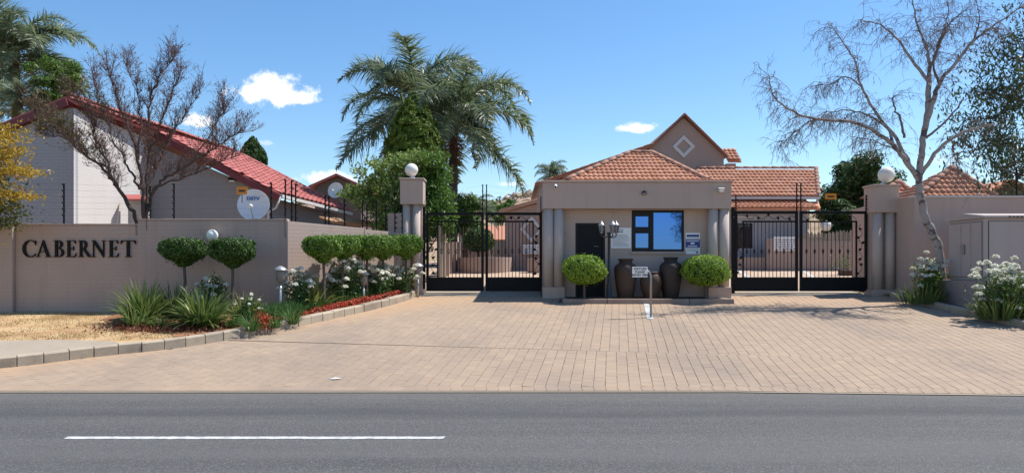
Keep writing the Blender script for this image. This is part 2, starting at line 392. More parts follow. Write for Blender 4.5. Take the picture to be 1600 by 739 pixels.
M['twig'] = m_bark('birch_twig', (.15, .11, .10), (.22, .165, .15), (.09, .065, .06))
M['twigred'] = m_bark('reddish_dry_twig', (.10, .066, .06), (.16, .11, .10), (.055, .04, .036))
M['palmbark'] = m_bark('palm_trunk_bark', (.075, .062, .052), (.13, .11, .09), (.04, .035, .03), 6)
M['stem'] = m_bark('green_stem', (.07, .085, .035), (.11, .12, .055), (.05, .04, .03))

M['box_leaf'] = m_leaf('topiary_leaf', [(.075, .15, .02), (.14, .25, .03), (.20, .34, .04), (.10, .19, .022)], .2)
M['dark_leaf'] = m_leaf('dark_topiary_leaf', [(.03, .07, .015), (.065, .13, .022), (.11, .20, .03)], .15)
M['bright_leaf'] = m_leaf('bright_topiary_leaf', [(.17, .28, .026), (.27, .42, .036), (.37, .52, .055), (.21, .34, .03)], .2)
M['core'] = m_plain('dark_crown_core', (.025, .05, .013), .9, 0, .4, 30, .5)  # dark fill for the added cores that block light inside crowns
M['palm_leaf'] = m_leaf('palm_leaflet', [(.095, .14, .075), (.155, .21, .115), (.22, .28, .17), (.36, .37, .26)], .4, .42, .45)
M['palm_dry'] = m_leaf('dry_palm_fruit', [(.20, .09, .045), (.28, .14, .07), (.14, .07, .04)], .15)
M['conifer'] = m_leaf('conifer_leaf', [(.05, .10, .014), (.10, .17, .018), (.18, .26, .02), (.28, .33, .025)], .15)
M['climber'] = m_leaf('climber_leaf', [(.11, .19, .04), (.19, .29, .06), (.29, .38, .11), (.42, .45, .22)], .35)
M['tree_leaf'] = m_leaf('broad_leaf', [(.035, .075, .018), (.06, .12, .026), (.09, .16, .04)], .25)
M['green_leaf'] = m_leaf('fresh_green_leaf', [(.07, .14, .025), (.11, .21, .035), (.16, .27, .05)], .35)
M['gum_leaf'] = m_leaf('gum_leaf', [(.05, .085, .03), (.08, .125, .05), (.12, .16, .075), (.18, .19, .12)], .25, .45, .4)
M['yellow_leaf'] = m_leaf('golden_leaf', [(.36, .22, .02), (.50, .31, .03), (.58, .40, .05), (.30, .22, .03), (.60, .44, .08)], .35)
M['oldleaf'] = m_leaf('green_old_leaf', [(.05, .08, .02), (.10, .12, .025), (.20, .16, .03)], .3)
M['strap'] = m_leaf('strap_leaf', [(.07, .13, .03), (.12, .185, .045), (.19, .25, .07), (.30, .33, .13)], .3, .4, .5)
M['strapy'] = m_leaf('variegated_strap_leaf', [(.16, .20, .05), (.28, .29, .09), (.38, .36, .15)], .3)
M['rose_leaf'] = m_leaf('rose_leaf', [(.05, .10, .028), (.09, .165, .045), (.15, .25, .07)], .28)
M['mondo'] = m_leaf('edging_grass_leaf', [(.05, .12, .035), (.09, .18, .05), (.14, .24, .06)], .3)
M['redplant'] = m_leaf('red_bedding_leaf', [(.40, .03, .018), (.55, .05, .02), (.60, .10, .03), (.32, .022, .016), (.10, .14, .04)], .25)
M['drystuff'] = m_leaf('dry_rusty_leaf', [(.18, .06, .03), (.27, .11, .05), (.14, .05, .03)], .15)
M['grass'] = m_leaf('dry_lawn_blade', [(.30, .24, .09), (.40, .32, .14), (.20, .21, .06), (.14, .18, .045), (.44, .36, .18)], .25)
M['petal'] = m_leaf('white_petal', [(.84, .83, .77), (.88, .87, .83), (.82, .79, .72)], .35, .6, .2)
M['bushfar'] = m_leaf('hill_bush_leaf', [(.05, .075, .025), (.09, .11, .04), (.13, .14, .06)], .2)
# ------------------------------------------------------------------ the setting
def sheet(name, poly2, mat, lift=0.0, zf=None, label=None, step=None, kind='structure'):
    """horizontal polygon that follows the ground, cut into strips along y"""
    bm = bmesh.new(); vs = [bm.verts.new((x, y, 0)) for (x, y) in poly2]; bm.faces.new(vs)
    ys = [p[1] for p in poly2]
    cuts = [10.0, 28.0] + ([] if not step else list(np.arange(min(ys), max(ys), step)))
    for c in cuts:
        if min(ys) < c < max(ys):
            bmesh.ops.bisect_plane(bm, geom=bm.verts[:] + bm.edges[:] + bm.faces[:], plane_co=(0, c, 0), plane_no=(0, 1, 0))
    for v in bm.verts: v.co.z = (zf or (lambda x, y: G(y)))(v.co.x, v.co.y) + lift
    me = bpy.data.meshes.new(name); bm.to_mesh(me); bm.free(); me.materials.append(mat)
    for p in me.polygons:
        if p.normal.z < 0: p.flip()
    o = bpy.data.objects.new(name, me); COL.objects.link(o)
    return tag(o, label, kind=kind) if label else o

sheet('ground', [(-900, -300), (900, -300), (900, 1200), (-900, 1200)], M['ground'], -.03, label='dry sandy ground stretching beyond the road and houses')
ROADR = [(-60, 10.0), (3, 10.0), (7, 9.72), (12, 9.5), (60, 8.6)]
sheet('road', [(-60, 3.9), (60, 3.4)] + ROADR[::-1], M['asphalt'], .0, label='worn grey asphalt road across the front of the entrance')
tag(MB().add([(x_, y_ + rng.normal(0, .0045), .004) for y_, xs_ in ((7.285, np.arange(-4.40, -.64, .04)), (7.385, np.arange(-.66, -4.44, -.04))) for x_ in xs_], [tuple(range(94 + 95))]).build('road_marking', M['whiteline']), 'single white painted dash along the middle of the asphalt road', kind='structure')
tag(MB().add([(-10.4, 7.27, .004), (-6.6, 7.27, .004), (-6.6, 7.40, .004), (-10.4, 7.40, .004)], [(0, 1, 2, 3)]).build('road_marking', M['whiteline']), 'white painted road dash beyond the left edge of the picture', kind='structure') if False else None

# kerb lines (front foot), from the road up to the gates
KL = [(-13.0, 10.15), (-10.6, 10.35), (-9.2, 10.7), (-7.79, 11.3), (-6.78, 12.1), (-5.59, 12.97), (-4.46, 14.6), (-3.43, 16.6), (-2.75, 18.2), (-2.4, 19.4)]
KR = [(9.75, 19.2), (9.85, 17.5), (10.05, 15.2), (10.35, 13.2), (11.0, 11.6), (12.3, 10.4), (14.5, 9.75)]
def resample(pl, n_sub=8):
    pts = [Vector((*p, 0)) for p in pl]; out = []
    for i in range(len(pts) - 1):
        p0 = pts[max(0, i - 1)]; p1 = pts[i]; p2 = pts[i + 1]; p3 = pts[min(len(pts) - 1, i + 2)]
        for k in range(n_sub):
            t = k / n_sub
            out.append(.5 * ((2 * p1) + (p2 - p0) * t + (2 * p0 - 5 * p1 + 4 * p2 - p3) * t * t + (3 * p1 - p0 - 3 * p2 + p3) * t ** 3))
    return out + [pts[-1]]
def arclen(pl, step):
    out = [pl[0]]; acc = 0; need = step
    for a, b in zip(pl, pl[1:]):
        L = (b - a).length; s0 = 0
        while acc + L - s0 >= need - 1e-9:
            s0 += need - acc; out.append(a + (b - a) * (s0 / L)); acc = 0
        acc += L - s0
    return out
KLs = resample(KL); KRs = resample(KR)
road_edge = lambda x: np.interp(x, [p[0] for p in ROADR], [p[1] for p in ROADR])

def kerb(pts, side, length, hgt, wid, mat, label, gap=.012, seed=1):
    root = thing('kerb', label, 'kerb', (pts[0].x, pts[0].y, G(pts[0].y))); del root['category']; root['kind'] = 'structure'
    st = arclen(pts, length); rr = random.Random(seed)
    for a, b in zip(st, st[1:]):
        d = (b - a).normalized(); n = V3(-d.y, d.x, 0) * side
        a2 = a + d * gap / 2; b2 = b - d * gap / 2; o = rr.uniform(-.008, .008); hh = hgt + rr.uniform(-.007, .007)
        c = .022
        sec = [(0, -.08), (0, hh - c), (c, hh), (wid, hh), (wid, -.08)]
        vs = [V3(p.x, p.y, G(p.y)) + n * (u + o) + V3(0, 0, z) for p in (a2, b2) for (u, z) in sec]
        MB().add(vs, [(4, 3, 2, 1, 0), (5, 6, 7, 8, 9)] + [(i, (i + 1) % 5, (i + 1) % 5 + 5, i + 5) for i in range(5)]).build('kerb_stone', mat, root, bevel=.006)
    return root
kerb(KLs, 1, .35, .185, .16, M['kerb'], 'row of weathered concrete kerb stones edging the flower bed and verge')
kerb(KRs, 1, .6, .155, .14, M['kerb'], 'concrete kerb stones edging the bed by the utility cabinet', seed=2)

# left verge: sand, dry lawn, garden bed
VZ = lambda x, y: G(y) + .14 - .09 * min(1.0, max(0.0, (y - 12.8) / 3.4))
vleft = [(p.x - .08, p.y + .07) for p in KLs]
sheet('verge', [(-60, 10.15)] + [(x, y) for (x, y) in vleft] + [(-2.5, 20.4), (-12, 20.4), (-60, 20.4)], M['soil'], 0, VZ, 'sandy verge with dry patchy lawn below the name wall', .5)
sheet('path', [(-30, 10.2)] + [(p.x - .13, p.y + .10) for p in KLs if p.x < -6.3] + [(-6.9, 12.75), (-7.9, 12.9), (-9.0, 12.75), (-30, 12.7)], M['concrete'], .006, VZ, 'pale concrete strip behind the kerb at the left edge', .5)
bed = [(p.x - .15, p.y + .1) for p in KLs if p.x > -5.75] + [(-2.6, 19.6), (-5.0, 16.62), (-8.7, 16.5), (-8.5, 15.4), (-7.4, 14.0), (-6.2, 13.55)]
sheet('garden_bed', bed, M['bedsoil'], .012, VZ, 'red brown soil of the planting bed along the return wall', .5)
vright = [(p.x + .07, p.y) for p in KRs]
sheet('verge', vright[::-1] + [(9.7, 21), (60, 21), (60, 9.2)], M['bedsoil'], 0, VZ, 'soil of the bed around the utility cabinet on the right', .5)

# driveway of clay pavers
ISL = (1.24, 5.40, 18.02, 19.0)
drive = [(p.x + .02, p.y - .02) for p in KLs] + [(-2.4, 19.35), (9.75, 19.35)] + [(p.x - .02, p.y) for p in KRs] + [(x, y) for (x, y) in ROADR if 3 <= x <= 14][::-1] + [(-13, 10.0)]
drv = sheet('driveway', drive, M['joint'], .0115, label='tan clay brick driveway fanning out from the road to both gates')
def inside(poly, x, y):
    c = False; n = len(poly); j = n - 1
    for i in range(n):
        xi, yi = poly[i]; xj, yj = poly[j]
        if (yi > y) != (yj > y) and x < (xj - xi) * (y - yi) / (yj - yi) + xi: c = not c
        j = i
    return c
PW, PL = .164, .215
def paver_verts(w, l, h=.045, cx=.007, cy=.003):
    vs = []
    for (z, k) in ((0, 0), (h - .006, 0), (h, 1)):
        a, b = w / 2 - cx * k, l / 2 - cy * k
        vs += [(-a, -b, z), (a, -b, z), (a, b, z), (-a, b, z)]
    fs = [(8, 9, 10, 11)] + [(4 * r + i, 4 * r + (i + 1) % 4, 4 * r + 4 + (i + 1) % 4, 4 * r + 4 + i) for r in (0, 1) for i in range(4)]
    return np.array(vs), fs
pv, pf = paver_verts(PW - .0045, PL - .0012, cx=.002, cy=.0008)
pme = bpy.data.meshes.new('paver'); pme.from_pydata(pv.tolist(), [], pf); pme.materials.append(M['paver'])
ax = math.atan2(155, 1160)
spots = []
pr = random.Random(3)
VM = 9.0 + 17 * PL
for zone, (v0, nrow, shift, da) in enumerate(((9.0, 17, 0, 0.0), (VM, 42, .05, .010))):
    # the second field starts on the last course of the first, turned by a hair
    du0 = Vector((math.cos(ax), -math.sin(ax))); dv0 = Vector((math.sin(ax), math.cos(ax)))
    du = Vector((math.cos(ax + da), -math.sin(ax + da))); dv = Vector((math.sin(ax + da), math.cos(ax + da)))
    org = dv0 * (v0 + (.006 if zone else 0))
    for i in range(-110, 95):
        u = i * PW + shift; odd = i % 2; jit = pr.uniform(-.01, .01)
        rows = [((j + .5) * PL, 1.0) for j in range(nrow)] if not odd else [(.25 * PL, .5)] + [((j + 1.0) * PL, 1.0) for j in range(nrow - 1)] + [((nrow - .25) * PL, .5)]
        for v, ln in rows:
            p = org + du * u + dv * v
            spots.append((p.x + pr.uniform(-.002, .002), p.y, -(ax + da) + pr.uniform(-.008, .008), ln))
drive2 = [(p.x - .07, p.y + .05) for p in KLs] + [(-2.45, 19.42), (9.85, 19.42)] + [(p.x + .07, p.y) for p in KRs] + [(x, y) for (x, y) in ROADR if 3 <= x <= 14][::-1] + [(-13, 10.0)]
keep = []
for (x, y, a, ln) in spots:
    if y < road_edge(x) + .14: continue
    if ISL[0] - .02 < x < ISL[1] + .02 and y > ISL[2] + .06: continue
    if not inside(drive2, x, y): continue
    keep.append((x, y, a, ln, 0))
x = -12.9                                     # border course along the road edge, set a little proud
while x < 13:
    y0 = road_edge(x); keep.append((x, y0 + .115, math.atan2(road_edge(x + .1) - y0, .1) + pr.uniform(-.01, .01), 1.0, 1)); x += PW - .002
def seen_size(k):
    x, y = k[0], k[1]
    px = 800 + F * x / y
    return -1 if not 4 < px < 1596 else 1 / (y * y)
order = sorted(range(len(keep)), key=lambda i: -seen_size(keep[i]))
slope = math.atan(.0944)
allv, allf = [], []
for rank, i in enumerate(order):
    x, y, a, ln, brd = keep[i]
    z = G(y) + pr.uniform(-.0008, .0008) - .03 + .003 * brd
    R = Matrix.Rotation(slope + pr.uniform(-.003, .003), 4, 'X') @ Matrix.Rotation(pr.uniform(-.004, .004), 4, 'Y') @ Matrix.Rotation(a, 4, 'Z') @ Matrix.Diagonal((1, ln, 1, 1))
    Mx = Matrix.Translation((x, y, z)) @ R
    if rank < 300:
        o = bpy.data.objects.new('paver', pme); COL.objects.link(o); o.parent = drv; o.matrix_local = Mx
    else:
        A = np.array(Mx); allv.append(pv @ A[:3, :3].T + A[:3, 3]); allf.append(len(allv) - 1)
allv = np.concatenate(allv); nf = len(allf)
fq = (np.array(pf)[None] + (np.arange(nf) * 12)[:, None, None]).reshape(-1, 4)
mesh_np('paver_field', allv, fq, M['paver'], drv, 'stuff', world=False)

edge = [(x_, float(road_edge(x_))) for x_ in (-14, -8, -3, 3, 5, 7, 9.5, 12, 14)]
sheet('paving_edge', [(a, b - .07 + .012 * math.sin(a * 5)) for a, b in edge] + [(a, b + .045) for a, b in edge[::-1]], M['concrete'], .011, lambda x, y: 0.0, 'thin mortar edging where the paving meets the asphalt')
# concrete aprons under the gates, yard beyond
sheet('gate_apron', [(-2.42, 19.33), (.75, 19.33), (.75, 20.9), (-2.42, 20.9)], M['concrete'], .022, label='grey concrete threshold strip under the left gate')
sheet('gate_apron', [(5.66, 19.33), (9.35, 19.33), (9.35, 20.7), (5.66, 20.7)], M['concrete'], .022, label='pale concrete threshold strip under the right gate')
sheet('yard', [(-4.0, 20.8), (15, 20.8), (15, 40), (-4.0, 40)], M['yard'], .02, label='sunlit beige paved yard behind the gates')
for (xa, xb, lab) in ((1150, 1172, 'white painted parking line at the left behind the right gate'), (1252, 1272, 'white painted parking line in the middle behind the right gate')):
    a = Vector((X(xa, 26.6), 26.6, 0)); b = Vector((X(xb, 23.5), 23.5, 0)); w = V3(.07, 0, 0)
    tag(MB().add([V3(p.x, p.y, G(p.y) + .026) for p in (a - w, a + w, b + w, b - w)], [(0, 1, 2, 3)]).build('parking_line', M['whiteline']), lab, kind='structure')
p4 = [(X(1005, gd(473)), gd(473)), (X(1013, gd(473)), gd(473)), (X(1021, gd(500)), gd(500)), (X(1011, gd(500)), gd(500))]
tag(MB().add([V3(x, y, G(y) + .024) for x, y in p4], [(0, 1, 2, 3)]).build('bay_marking', M['whiteline']), 'short white painted line beside the visitor sign post', kind='structure')

# traffic island before the gatehouse
isl = thing('island', 'raised planting island with brown concrete edge before the gatehouse', 'island', (3.3, 18.5, G(18.5))); del isl['category']; isl['kind'] = 'structure'
x0, x1, y0, y1 = ISL
zt = G(y0) + .135
MB().box(x0 + .14, x1 - .14, y0 + .14, 19.9, G(18) - .1, zt - .035).build('soil_bed', M['bedsoil'], isl)
for a, b in ((x0, X(949, 18)), (X(949, 18), X(1078, 18)), (X(1078, 18), x1)):
    MB().box(a + .006, b - .006, y0, y0 + .14, G(y0) - .1, zt).build('kerb_stone', M['islandkerb'], isl, bevel=.012)
for xs in (x0, x1 - .14):
    MB().box(xs, xs + .14, y0 + .147, 18.95, G(y0) - .1, zt - .003).build('kerb_stone', M['islandkerb'], isl, bevel=.012)

# rocky hill far behind
def hill():
    nx, ny = 90, 30; vs = []; 
    for j in range(ny):
        for i in range(nx):
            x = -90 + 180 * i / (nx - 1); y = 110 + 120 * j / (ny - 1)
            t = j / (ny - 1); prof = math.sin(min(1, t * 1.25) * math.pi / 2)
            top = 15.5 + 3 * math.sin(x * .035 + 1.9) + 1.6 * math.sin(x * .11) + .8 * math.sin(x * .31)
            vs.append((x, y, 1.5 + prof * top + random.uniform(-.25, .25)))
    fs = [(j * nx + i, j * nx + i + 1, (j + 1) * nx + i + 1, (j + 1) * nx + i) for j in range(ny - 1) for i in range(nx - 1)]
    o = MB().add(vs, fs, True).build('hill', M['hill']); tag(o, 'distant rocky hill rising behind the estate', kind='structure')
    zs = np.array(vs).reshape(ny, nx, 3)
    V, Fc = [], []; LP = []
    base = np.array([(1, 0, 0), (-1, 0, 0), (0, 1, 0), (0, -1, 0), (0, 0, 1), (0, 0, -1)], float)
    tri = np.array([(0, 2, 4), (2, 1, 4), (1, 3, 4), (3, 0, 4), (2, 0, 5), (1, 2, 5), (3, 1, 5), (0, 3, 5)])
    for k in range(900):
        i = rng.integers(20, nx - 20); j = rng.integers(2, ny - 1); p = zs[j, i] + rng.normal(0, .8, 3) * (1, 1, .1)
        s = rng.uniform(.35, 1.3) * np.array([1, 1, .7]) * rng.uniform(.7, 1.3, 3)
        V.append(base * s + rng.normal(0, .18, base.shape) * s + p); Fc.append(tri + 6 * k)
    mesh_np('rocks', np.concatenate(V), np.concatenate(Fc), M['rock'], o, 'stuff', world=False)
    for k in range(260):
        i = rng.integers(20, nx - 20); j = rng.integers(2, ny - 1); c = zs[j, i]; r = rng.uniform(.5, 1.5)
        d = rng.normal(0, 1, (40, 3)); d /= np.linalg.norm(d, axis=1)[:, None]; d[:, 2] = abs(d[:, 2])
        LP.append(c + d * r * rng.uniform(.6, 1, (40, 1)))
    v, f = leaf_arrays(np.concatenate(LP), .55, None, 1.0, .6)
    mesh_np('scrub', v, f, M['bushfar'], o, 'stuff', world=False)

# ------------------------------------------------------------------ foliage helpers
def unit(a): return a / np.maximum(1e-9, np.linalg.norm(a, axis=-1, keepdims=True))
def leaf_arrays(pts, size, axis=None, jitter=1.0, aspect=.5, fold=.2, svar=.35, normal=None):
    pts = np.asarray(pts, float); n = len(pts)
    ax_ = rng.normal(0, 1, (n, 3)) * jitter
    if axis is not None: ax_ = ax_ + axis
    ax_ = unit(ax_)
    if normal is None: nr = unit(np.cross(ax_, rng.normal(0, 1, (n, 3))))
    else:
        nr = unit(normal + rng.normal(0, .55, (n, 3))); ax_ = unit(ax_ - nr * (ax_ * nr).sum(1, keepdims=True))
    sd = np.cross(ax_, nr)
    s = size * (1 + svar * rng.uniform(-1, 1, (n, 1)))
    b = pts - ax_ * s * .5; t = pts + ax_ * s * .5; w = s * aspect * .5
    l = pts + sd * w + nr * s * fold * .5; r = pts - sd * w + nr * s * fold * .5
    v = np.stack([b, r, t, l], 1).reshape(-1, 3)
    f = np.arange(4 * n).reshape(n, 4)
    return v, f
def leaves(name, pts, size, mat, parent, axis=None, jitter=1.0, aspect=.5, fold=.2, world=True, normal=None):
    v, f = leaf_arrays(pts, size, axis, jitter, aspect, fold, normal=normal)
    return mesh_np(name, v, f, mat, parent, 'stuff', world)
def sphere_pts(n):
    d = rng.normal(0, 1, (n, 3)); return unit(d)
def blade_arrays(base, dirs, length, width, droop=.6, seg=4):
    """long strap leaves: base (n,3), dirs (n,3) start direction, arching over"""
    n = len(base); L = length * rng.uniform(.7, 1.15, (n, 1)); side = unit(np.cross(dirs, np.array([0, 0, 1.0]) + rng.normal(0, .15, (n, 3))))
    rows = []; p = base.copy(); d = unit(dirs)
    for k in range(seg + 1):
        t = k / seg; w = width * (1 - t ** 2.2) * (.75 + .5 * min(1, t * 3)) + .0008
        rows.append(np.stack([p - side * w / 2, p + side * w / 2], 1))
        p = p + d * L / seg; d = d.copy(); d[:, 2] -= droop * (.35 + t) / seg * rng.uniform(.6, 1.4, n); d = unit(d)
    v = np.concatenate(rows, 1)              # n, 2*(seg+1), 3
    m = 2 * (seg + 1)
    f = np.array([(2 * k, 2 * k + 1, 2 * k + 3, 2 * k + 2) for k in range(seg)])
    return v.reshape(-1, 3), (f[None] + (np.arange(n) * m)[:, None, None]).reshape(-1, 4)
hill()
# ------------------------------------------------------------------ roofs
def tile_mesh(w, e, mat, hgt=None, lip=.018):
    hgt = hgt or w * .17
    nseg = 6; vs = []; ws = [w * k / nseg for k in range(nseg + 1)]
    prof = [hgt * (.5 - .5 * math.cos(2 * math.pi * (k / nseg))) ** .8 for k in range(nseg + 1)]
    for (v, dz) in ((0, lip - .03), (0, lip + .012), (e * 1.06, 0)):
        vs += [(u, v, p + dz) for u, p in zip(ws, prof)]
    n = nseg + 1
    fs = [(r * n + k, r * n + k + 1, (r + 1) * n + k + 1, (r + 1) * n + k) for r in (0, 1) for k in range(nseg)]
    me = bpy.data.meshes.new('tile'); me.from_pydata(vs, [], fs); me.materials.append(mat)
    me.polygons.foreach_set('use_smooth', [False] * nseg + [True] * nseg)
    return me
TM = {}
def tiled(roof, O, U, Vv, poly, w, e, mat, hi=300, maxn=[0]):
    """lay tiles on a roof plane; roof is the part they belong to"""
    key = (round(w, 3), round(e, 3), mat.name)
    if key not in TM: TM[key] = tile_mesh(w, e, mat)
    me = TM[key]; U = Vector(U).normalized(); Vv = Vector(Vv).normalized(); N = U.cross(Vv).normalized(); O = Vector(O)
    org = parent_origin(roof); us = [p[0] for p in poly]; vv = [p[1] for p in poly]; out = []
    j = 0
    v = min(vv)
    while v < max(vv):
        u = min(us)
        while u < max(us):
            if inside(poly, u + w / 2, v + e / 2): out.append((u, v))
            u += w
        v += e
    rr = random.Random(len(out)); rest = MB()
    for k, (u, v) in enumerate(out):
        p = O + U * u + Vv * v + N * (.02 + rr.uniform(-.004, .004)) - org
        Mx = Matrix.Translation(p) @ Matrix((U, Vv, N)).transposed().to_4x4() @ Matrix.Rotation(rr.uniform(-.012, .012), 4, 'Z')
        if k < hi:
            o = bpy.data.objects.new('tile', me); COL.objects.link(o); o.parent = roof; o.matrix_local = Mx
        else:
            rest.add([Mx @ x.co for x in me.vertices], [tuple(q.vertices) for q in me.polygons], True)
    if rest.v: rest.build('tile_field', mat, roof, kind='stuff', world=False)
    return len(out)
CAPM = {}
def caps(parent, A, B, r, mat, L=.36, up=V3(0, 0, 1)):
    A, B = Vector(A), Vector(B); d = (B - A); n = max(1, int(round(d.length / L))); L = d.length / n; d.normalize()
    key = (round(r, 3), round(L, 2), mat.name)
    if key not in CAPM:
        vs = []; 
        for (x, k) in ((0, 1.02), (L * 1.03, .97)):
            vs += [(x, r * k * math.cos(a), r * k * .75 * math.sin(a)) for a in [math.pi * q / 6 for q in range(7)]]
        for a in [math.pi * q / 6 for q in range(7)]: vs.append((0, r * .8 * math.cos(a), r * .6 * math.sin(a)))
        fs = [(k, k + 7, k + 8, k + 1) for k in range(6)] + [(k + 14, k, k + 1, k + 15) for k in range(6)]
        me = bpy.data.meshes.new('ridge_cap'); me.from_pydata(vs, [], fs); me.materials.append(mat); me.polygons.foreach_set('use_smooth', [True] * 12); CAPM[key] = me
    me = CAPM[key]; s = d.cross(V3(0, 0, 1)).normalized() * -1; u = d.cross(s) * 1
    if u.z < 0: u = -u; s = -s
    org = parent_origin(parent)
    for k in range(n):
        o = bpy.data.objects.new('ridge_cap', me); COL.objects.link(o); o.parent = parent
        o.matrix_local = Matrix.Translation(A + d * L * k - org) @ Matrix((d, s, u)).transposed().to_4x4()

# ------------------------------------------------------------------ left boundary wall with the name
WY = 16.6
zb = G(WY) - .15
wl = thing('boundary_wall', 'mauve painted brick wall carrying black CABERNET letters', 'wall', (-9.5, WY, G(WY)))
MB().box(-30, X(24, WY), WY - .10, WY + .12, zb, 2.615).build('wall_panel', M['wall'], wl, bevel=.008)
MB().box(X(24, WY) + .004, X(217, WY), WY, WY + .2, zb, 2.60).build('wall_panel', M['wall'], wl, bevel=.008)
MB().box(X(217, WY) + .004, X(450, WY), WY - .05, WY + .18, zb, 2.705).build('wall_panel', M['wall'], wl, bevel=.008)
for (pa, pb, zc, yy) in ((24, 217, 2.60, WY), (217, 450, 2.705, WY - .05)):
    MB().box(X(pa, WY) + .012, X(pb, WY) - .006, yy - .018, WY + .215, zc + .002, zc + .038).build('coping', M['wall'], wl, bevel=.006)

# serif capitals, unit cap height, as 2D outlines (outer, then holes)
def arc(cx, cy, rx, ry, a0, a1, n=14): return [(cx + rx * math.cos(math.radians(a0 + (a1 - a0) * k / n)), cy + ry * math.sin(math.radians(a0 + (a1 - a0) * k / n))) for k in range(n + 1)]
def glyph(ch):
    s = .045                                  # serif thickness
    if ch == 'E':
        return .66, [[(0, 0), (.60, 0), (.66, .25), (.62, .25), (.52, .07), (.28, s), (.28, .48), (.44, .48), (.47, .38), (.50, .38), (.50, .66), (.47, .66), (.44, .54), (.28, .54), (.28, 1 - s), (.50, .94), (.57, .78), (.61, .78), (.59, 1), (0, 1), (0, 1 - s), (.11, .94), (.11, .06), (0, s)]]
    if ch == 'T':
        return .84, [[(.24, 0), (.60, 0), (.60, s), (.505, .06), (.505, .94), (.70, .94), (.80, .77), (.84, .77), (.81, 1), (.03, 1), (0, .77), (.04, .77), (.14, .94), (.335, .94), (.335, .06), (.24, s)]]
    if ch == 'N':
        return .92, [[(0, 0), (.27, 0), (.27, s), (.18, .06), (.18, .80), (.74, -.02), (.80, -.02), (.80, .94), (.90, 1 - s), (.90, 1), (.62, 1), (.62, 1 - s), (.725, .94), (.725, .30), (.25, 1), (0, 1), (0, 1 - s), (.11, .92), (.11, .06), (0, s)]]
    if ch == 'A':
        return .90, [[(-.02, 0), (.24, 0), (.24, s), (.145, .06), (.23, .29), (.545, .29), (.63, .06), (.54, s), (.54, 0), (.92, 0), (.92, s), (.82, .06), (.475, 1.02), (.415, 1.02), (.08, .06), (-.02, s)], [(.25, .345), (.525, .345), (.385, .74)]]
    if ch == 'B':
        o = [(0, 0), (.34, 0)] + arc(.34, .27, .30, .27, -90, 75) + arc(.31, .765, .26, .235, -70, 90)[1:] + [(0, 1), (0, 1 - s), (.11, .94), (.11, .06), (0, s)]
        h1 = [(.28, .06)] + arc(.33, .28, .14, .22, -90, 90) + [(.28, .50)]
        h2 = [(.28, .555)] + arc(.30, .75, .11, .195, -90, 90) + [(.28, .945)]
        return .66, [o, h1, h2]
    if ch == 'R':
        o = [(0, 0), (.38, 0), (.38, s), (.28, .06), (.28, .46), (.33, .46), (.66, 0), (.92, 0), (.92, s), (.83, .07), (.50, .48)] + arc(.33, .73, .28, .27, -52, 90) + [(0, 1), (0, 1 - s), (.11, .94), (.11, .06), (0, s)]
        h = [(.28, .515)] + arc(.31, .73, .12, .215, -90, 90) + [(.28, .945)]
        return .88, [o, h]
    if ch == 'C':
        o = arc(.48, .5, .49, .52, 45, 318, 40) + [(.80, .23)] + arc(.52, .5, .32, .45, -45, -310, 40)[::1] + [(.78, .86), (.80, .70), (.835, .70), (.835, 1.0), (.80, 1.0)]
        return .86, [o]
def letter(ch, x0, x1, z0, h, y, parent):
    adv, outs = glyph(ch)
    cu = bpy.data.curves.new('letter', 'CURVE'); cu.dimensions = '2D'; cu.fill_mode = 'BOTH'; cu.extrude = .018; cu.offset = -.0038
    kx = (x1 - x0) / adv
    for pts in outs:
        sp = cu.splines.new('POLY'); sp.points.add(len(pts) - 1)
        for q, (a, b) in zip(sp.points, pts): q.co = (a * kx, b * h, 0, 1)
        sp.use_cyclic_u = True
    tmp = bpy.data.objects.new('tmp', cu); me = bpy.data.meshes.new_from_object(tmp); bpy.data.objects.remove(tmp)
    me.materials.clear(); me.materials.append(M['black'])
    o = bpy.data.objects.new('letter', me); COL.objects.link(o); o.parent = parent
    o.location = V3(x0, y, z0) - parent_origin(parent); o.rotation_euler = (math.pi / 2, 0, 0)
    return o
zl = Z(402, WY); hl = Z(375.5, WY) - zl
for ch, a, b in (('C', 36.5, 58), ('A', 57.5, 81), ('B', 84, 102), ('E', 103.5, 121), ('R', 123, 144), ('N', 143.5, 167), ('E', 169.5, 187), ('T', 189, 213.5)):
    letter(ch, X(a, WY), X(b, WY), zl, hl, WY - .026, wl)

def textmesh(name, s, size, mat, parent, loc, rot=(math.pi / 2, 0, 0), ext=.001, xscale=1.0, bold=0.0):
    cu = bpy.data.curves.new('print', 'FONT'); cu.body = s; cu.size = size; cu.extrude = ext; cu.align_x = 'CENTER'; cu.align_y = 'CENTER'; cu.offset = bold
    tmp = bpy.data.objects.new('tmp', cu); me = bpy.data.meshes.new_from_object(tmp); bpy.data.objects.remove(tmp)
    me.materials.clear(); me.materials.append(mat)
    o = bpy.data.objects.new(name, me); COL.objects.link(o); o.parent = parent
    o.location = Vector(loc) - parent_origin(parent); o.rotation_euler = rot; o.scale = (xscale, 1, 1)
    return o

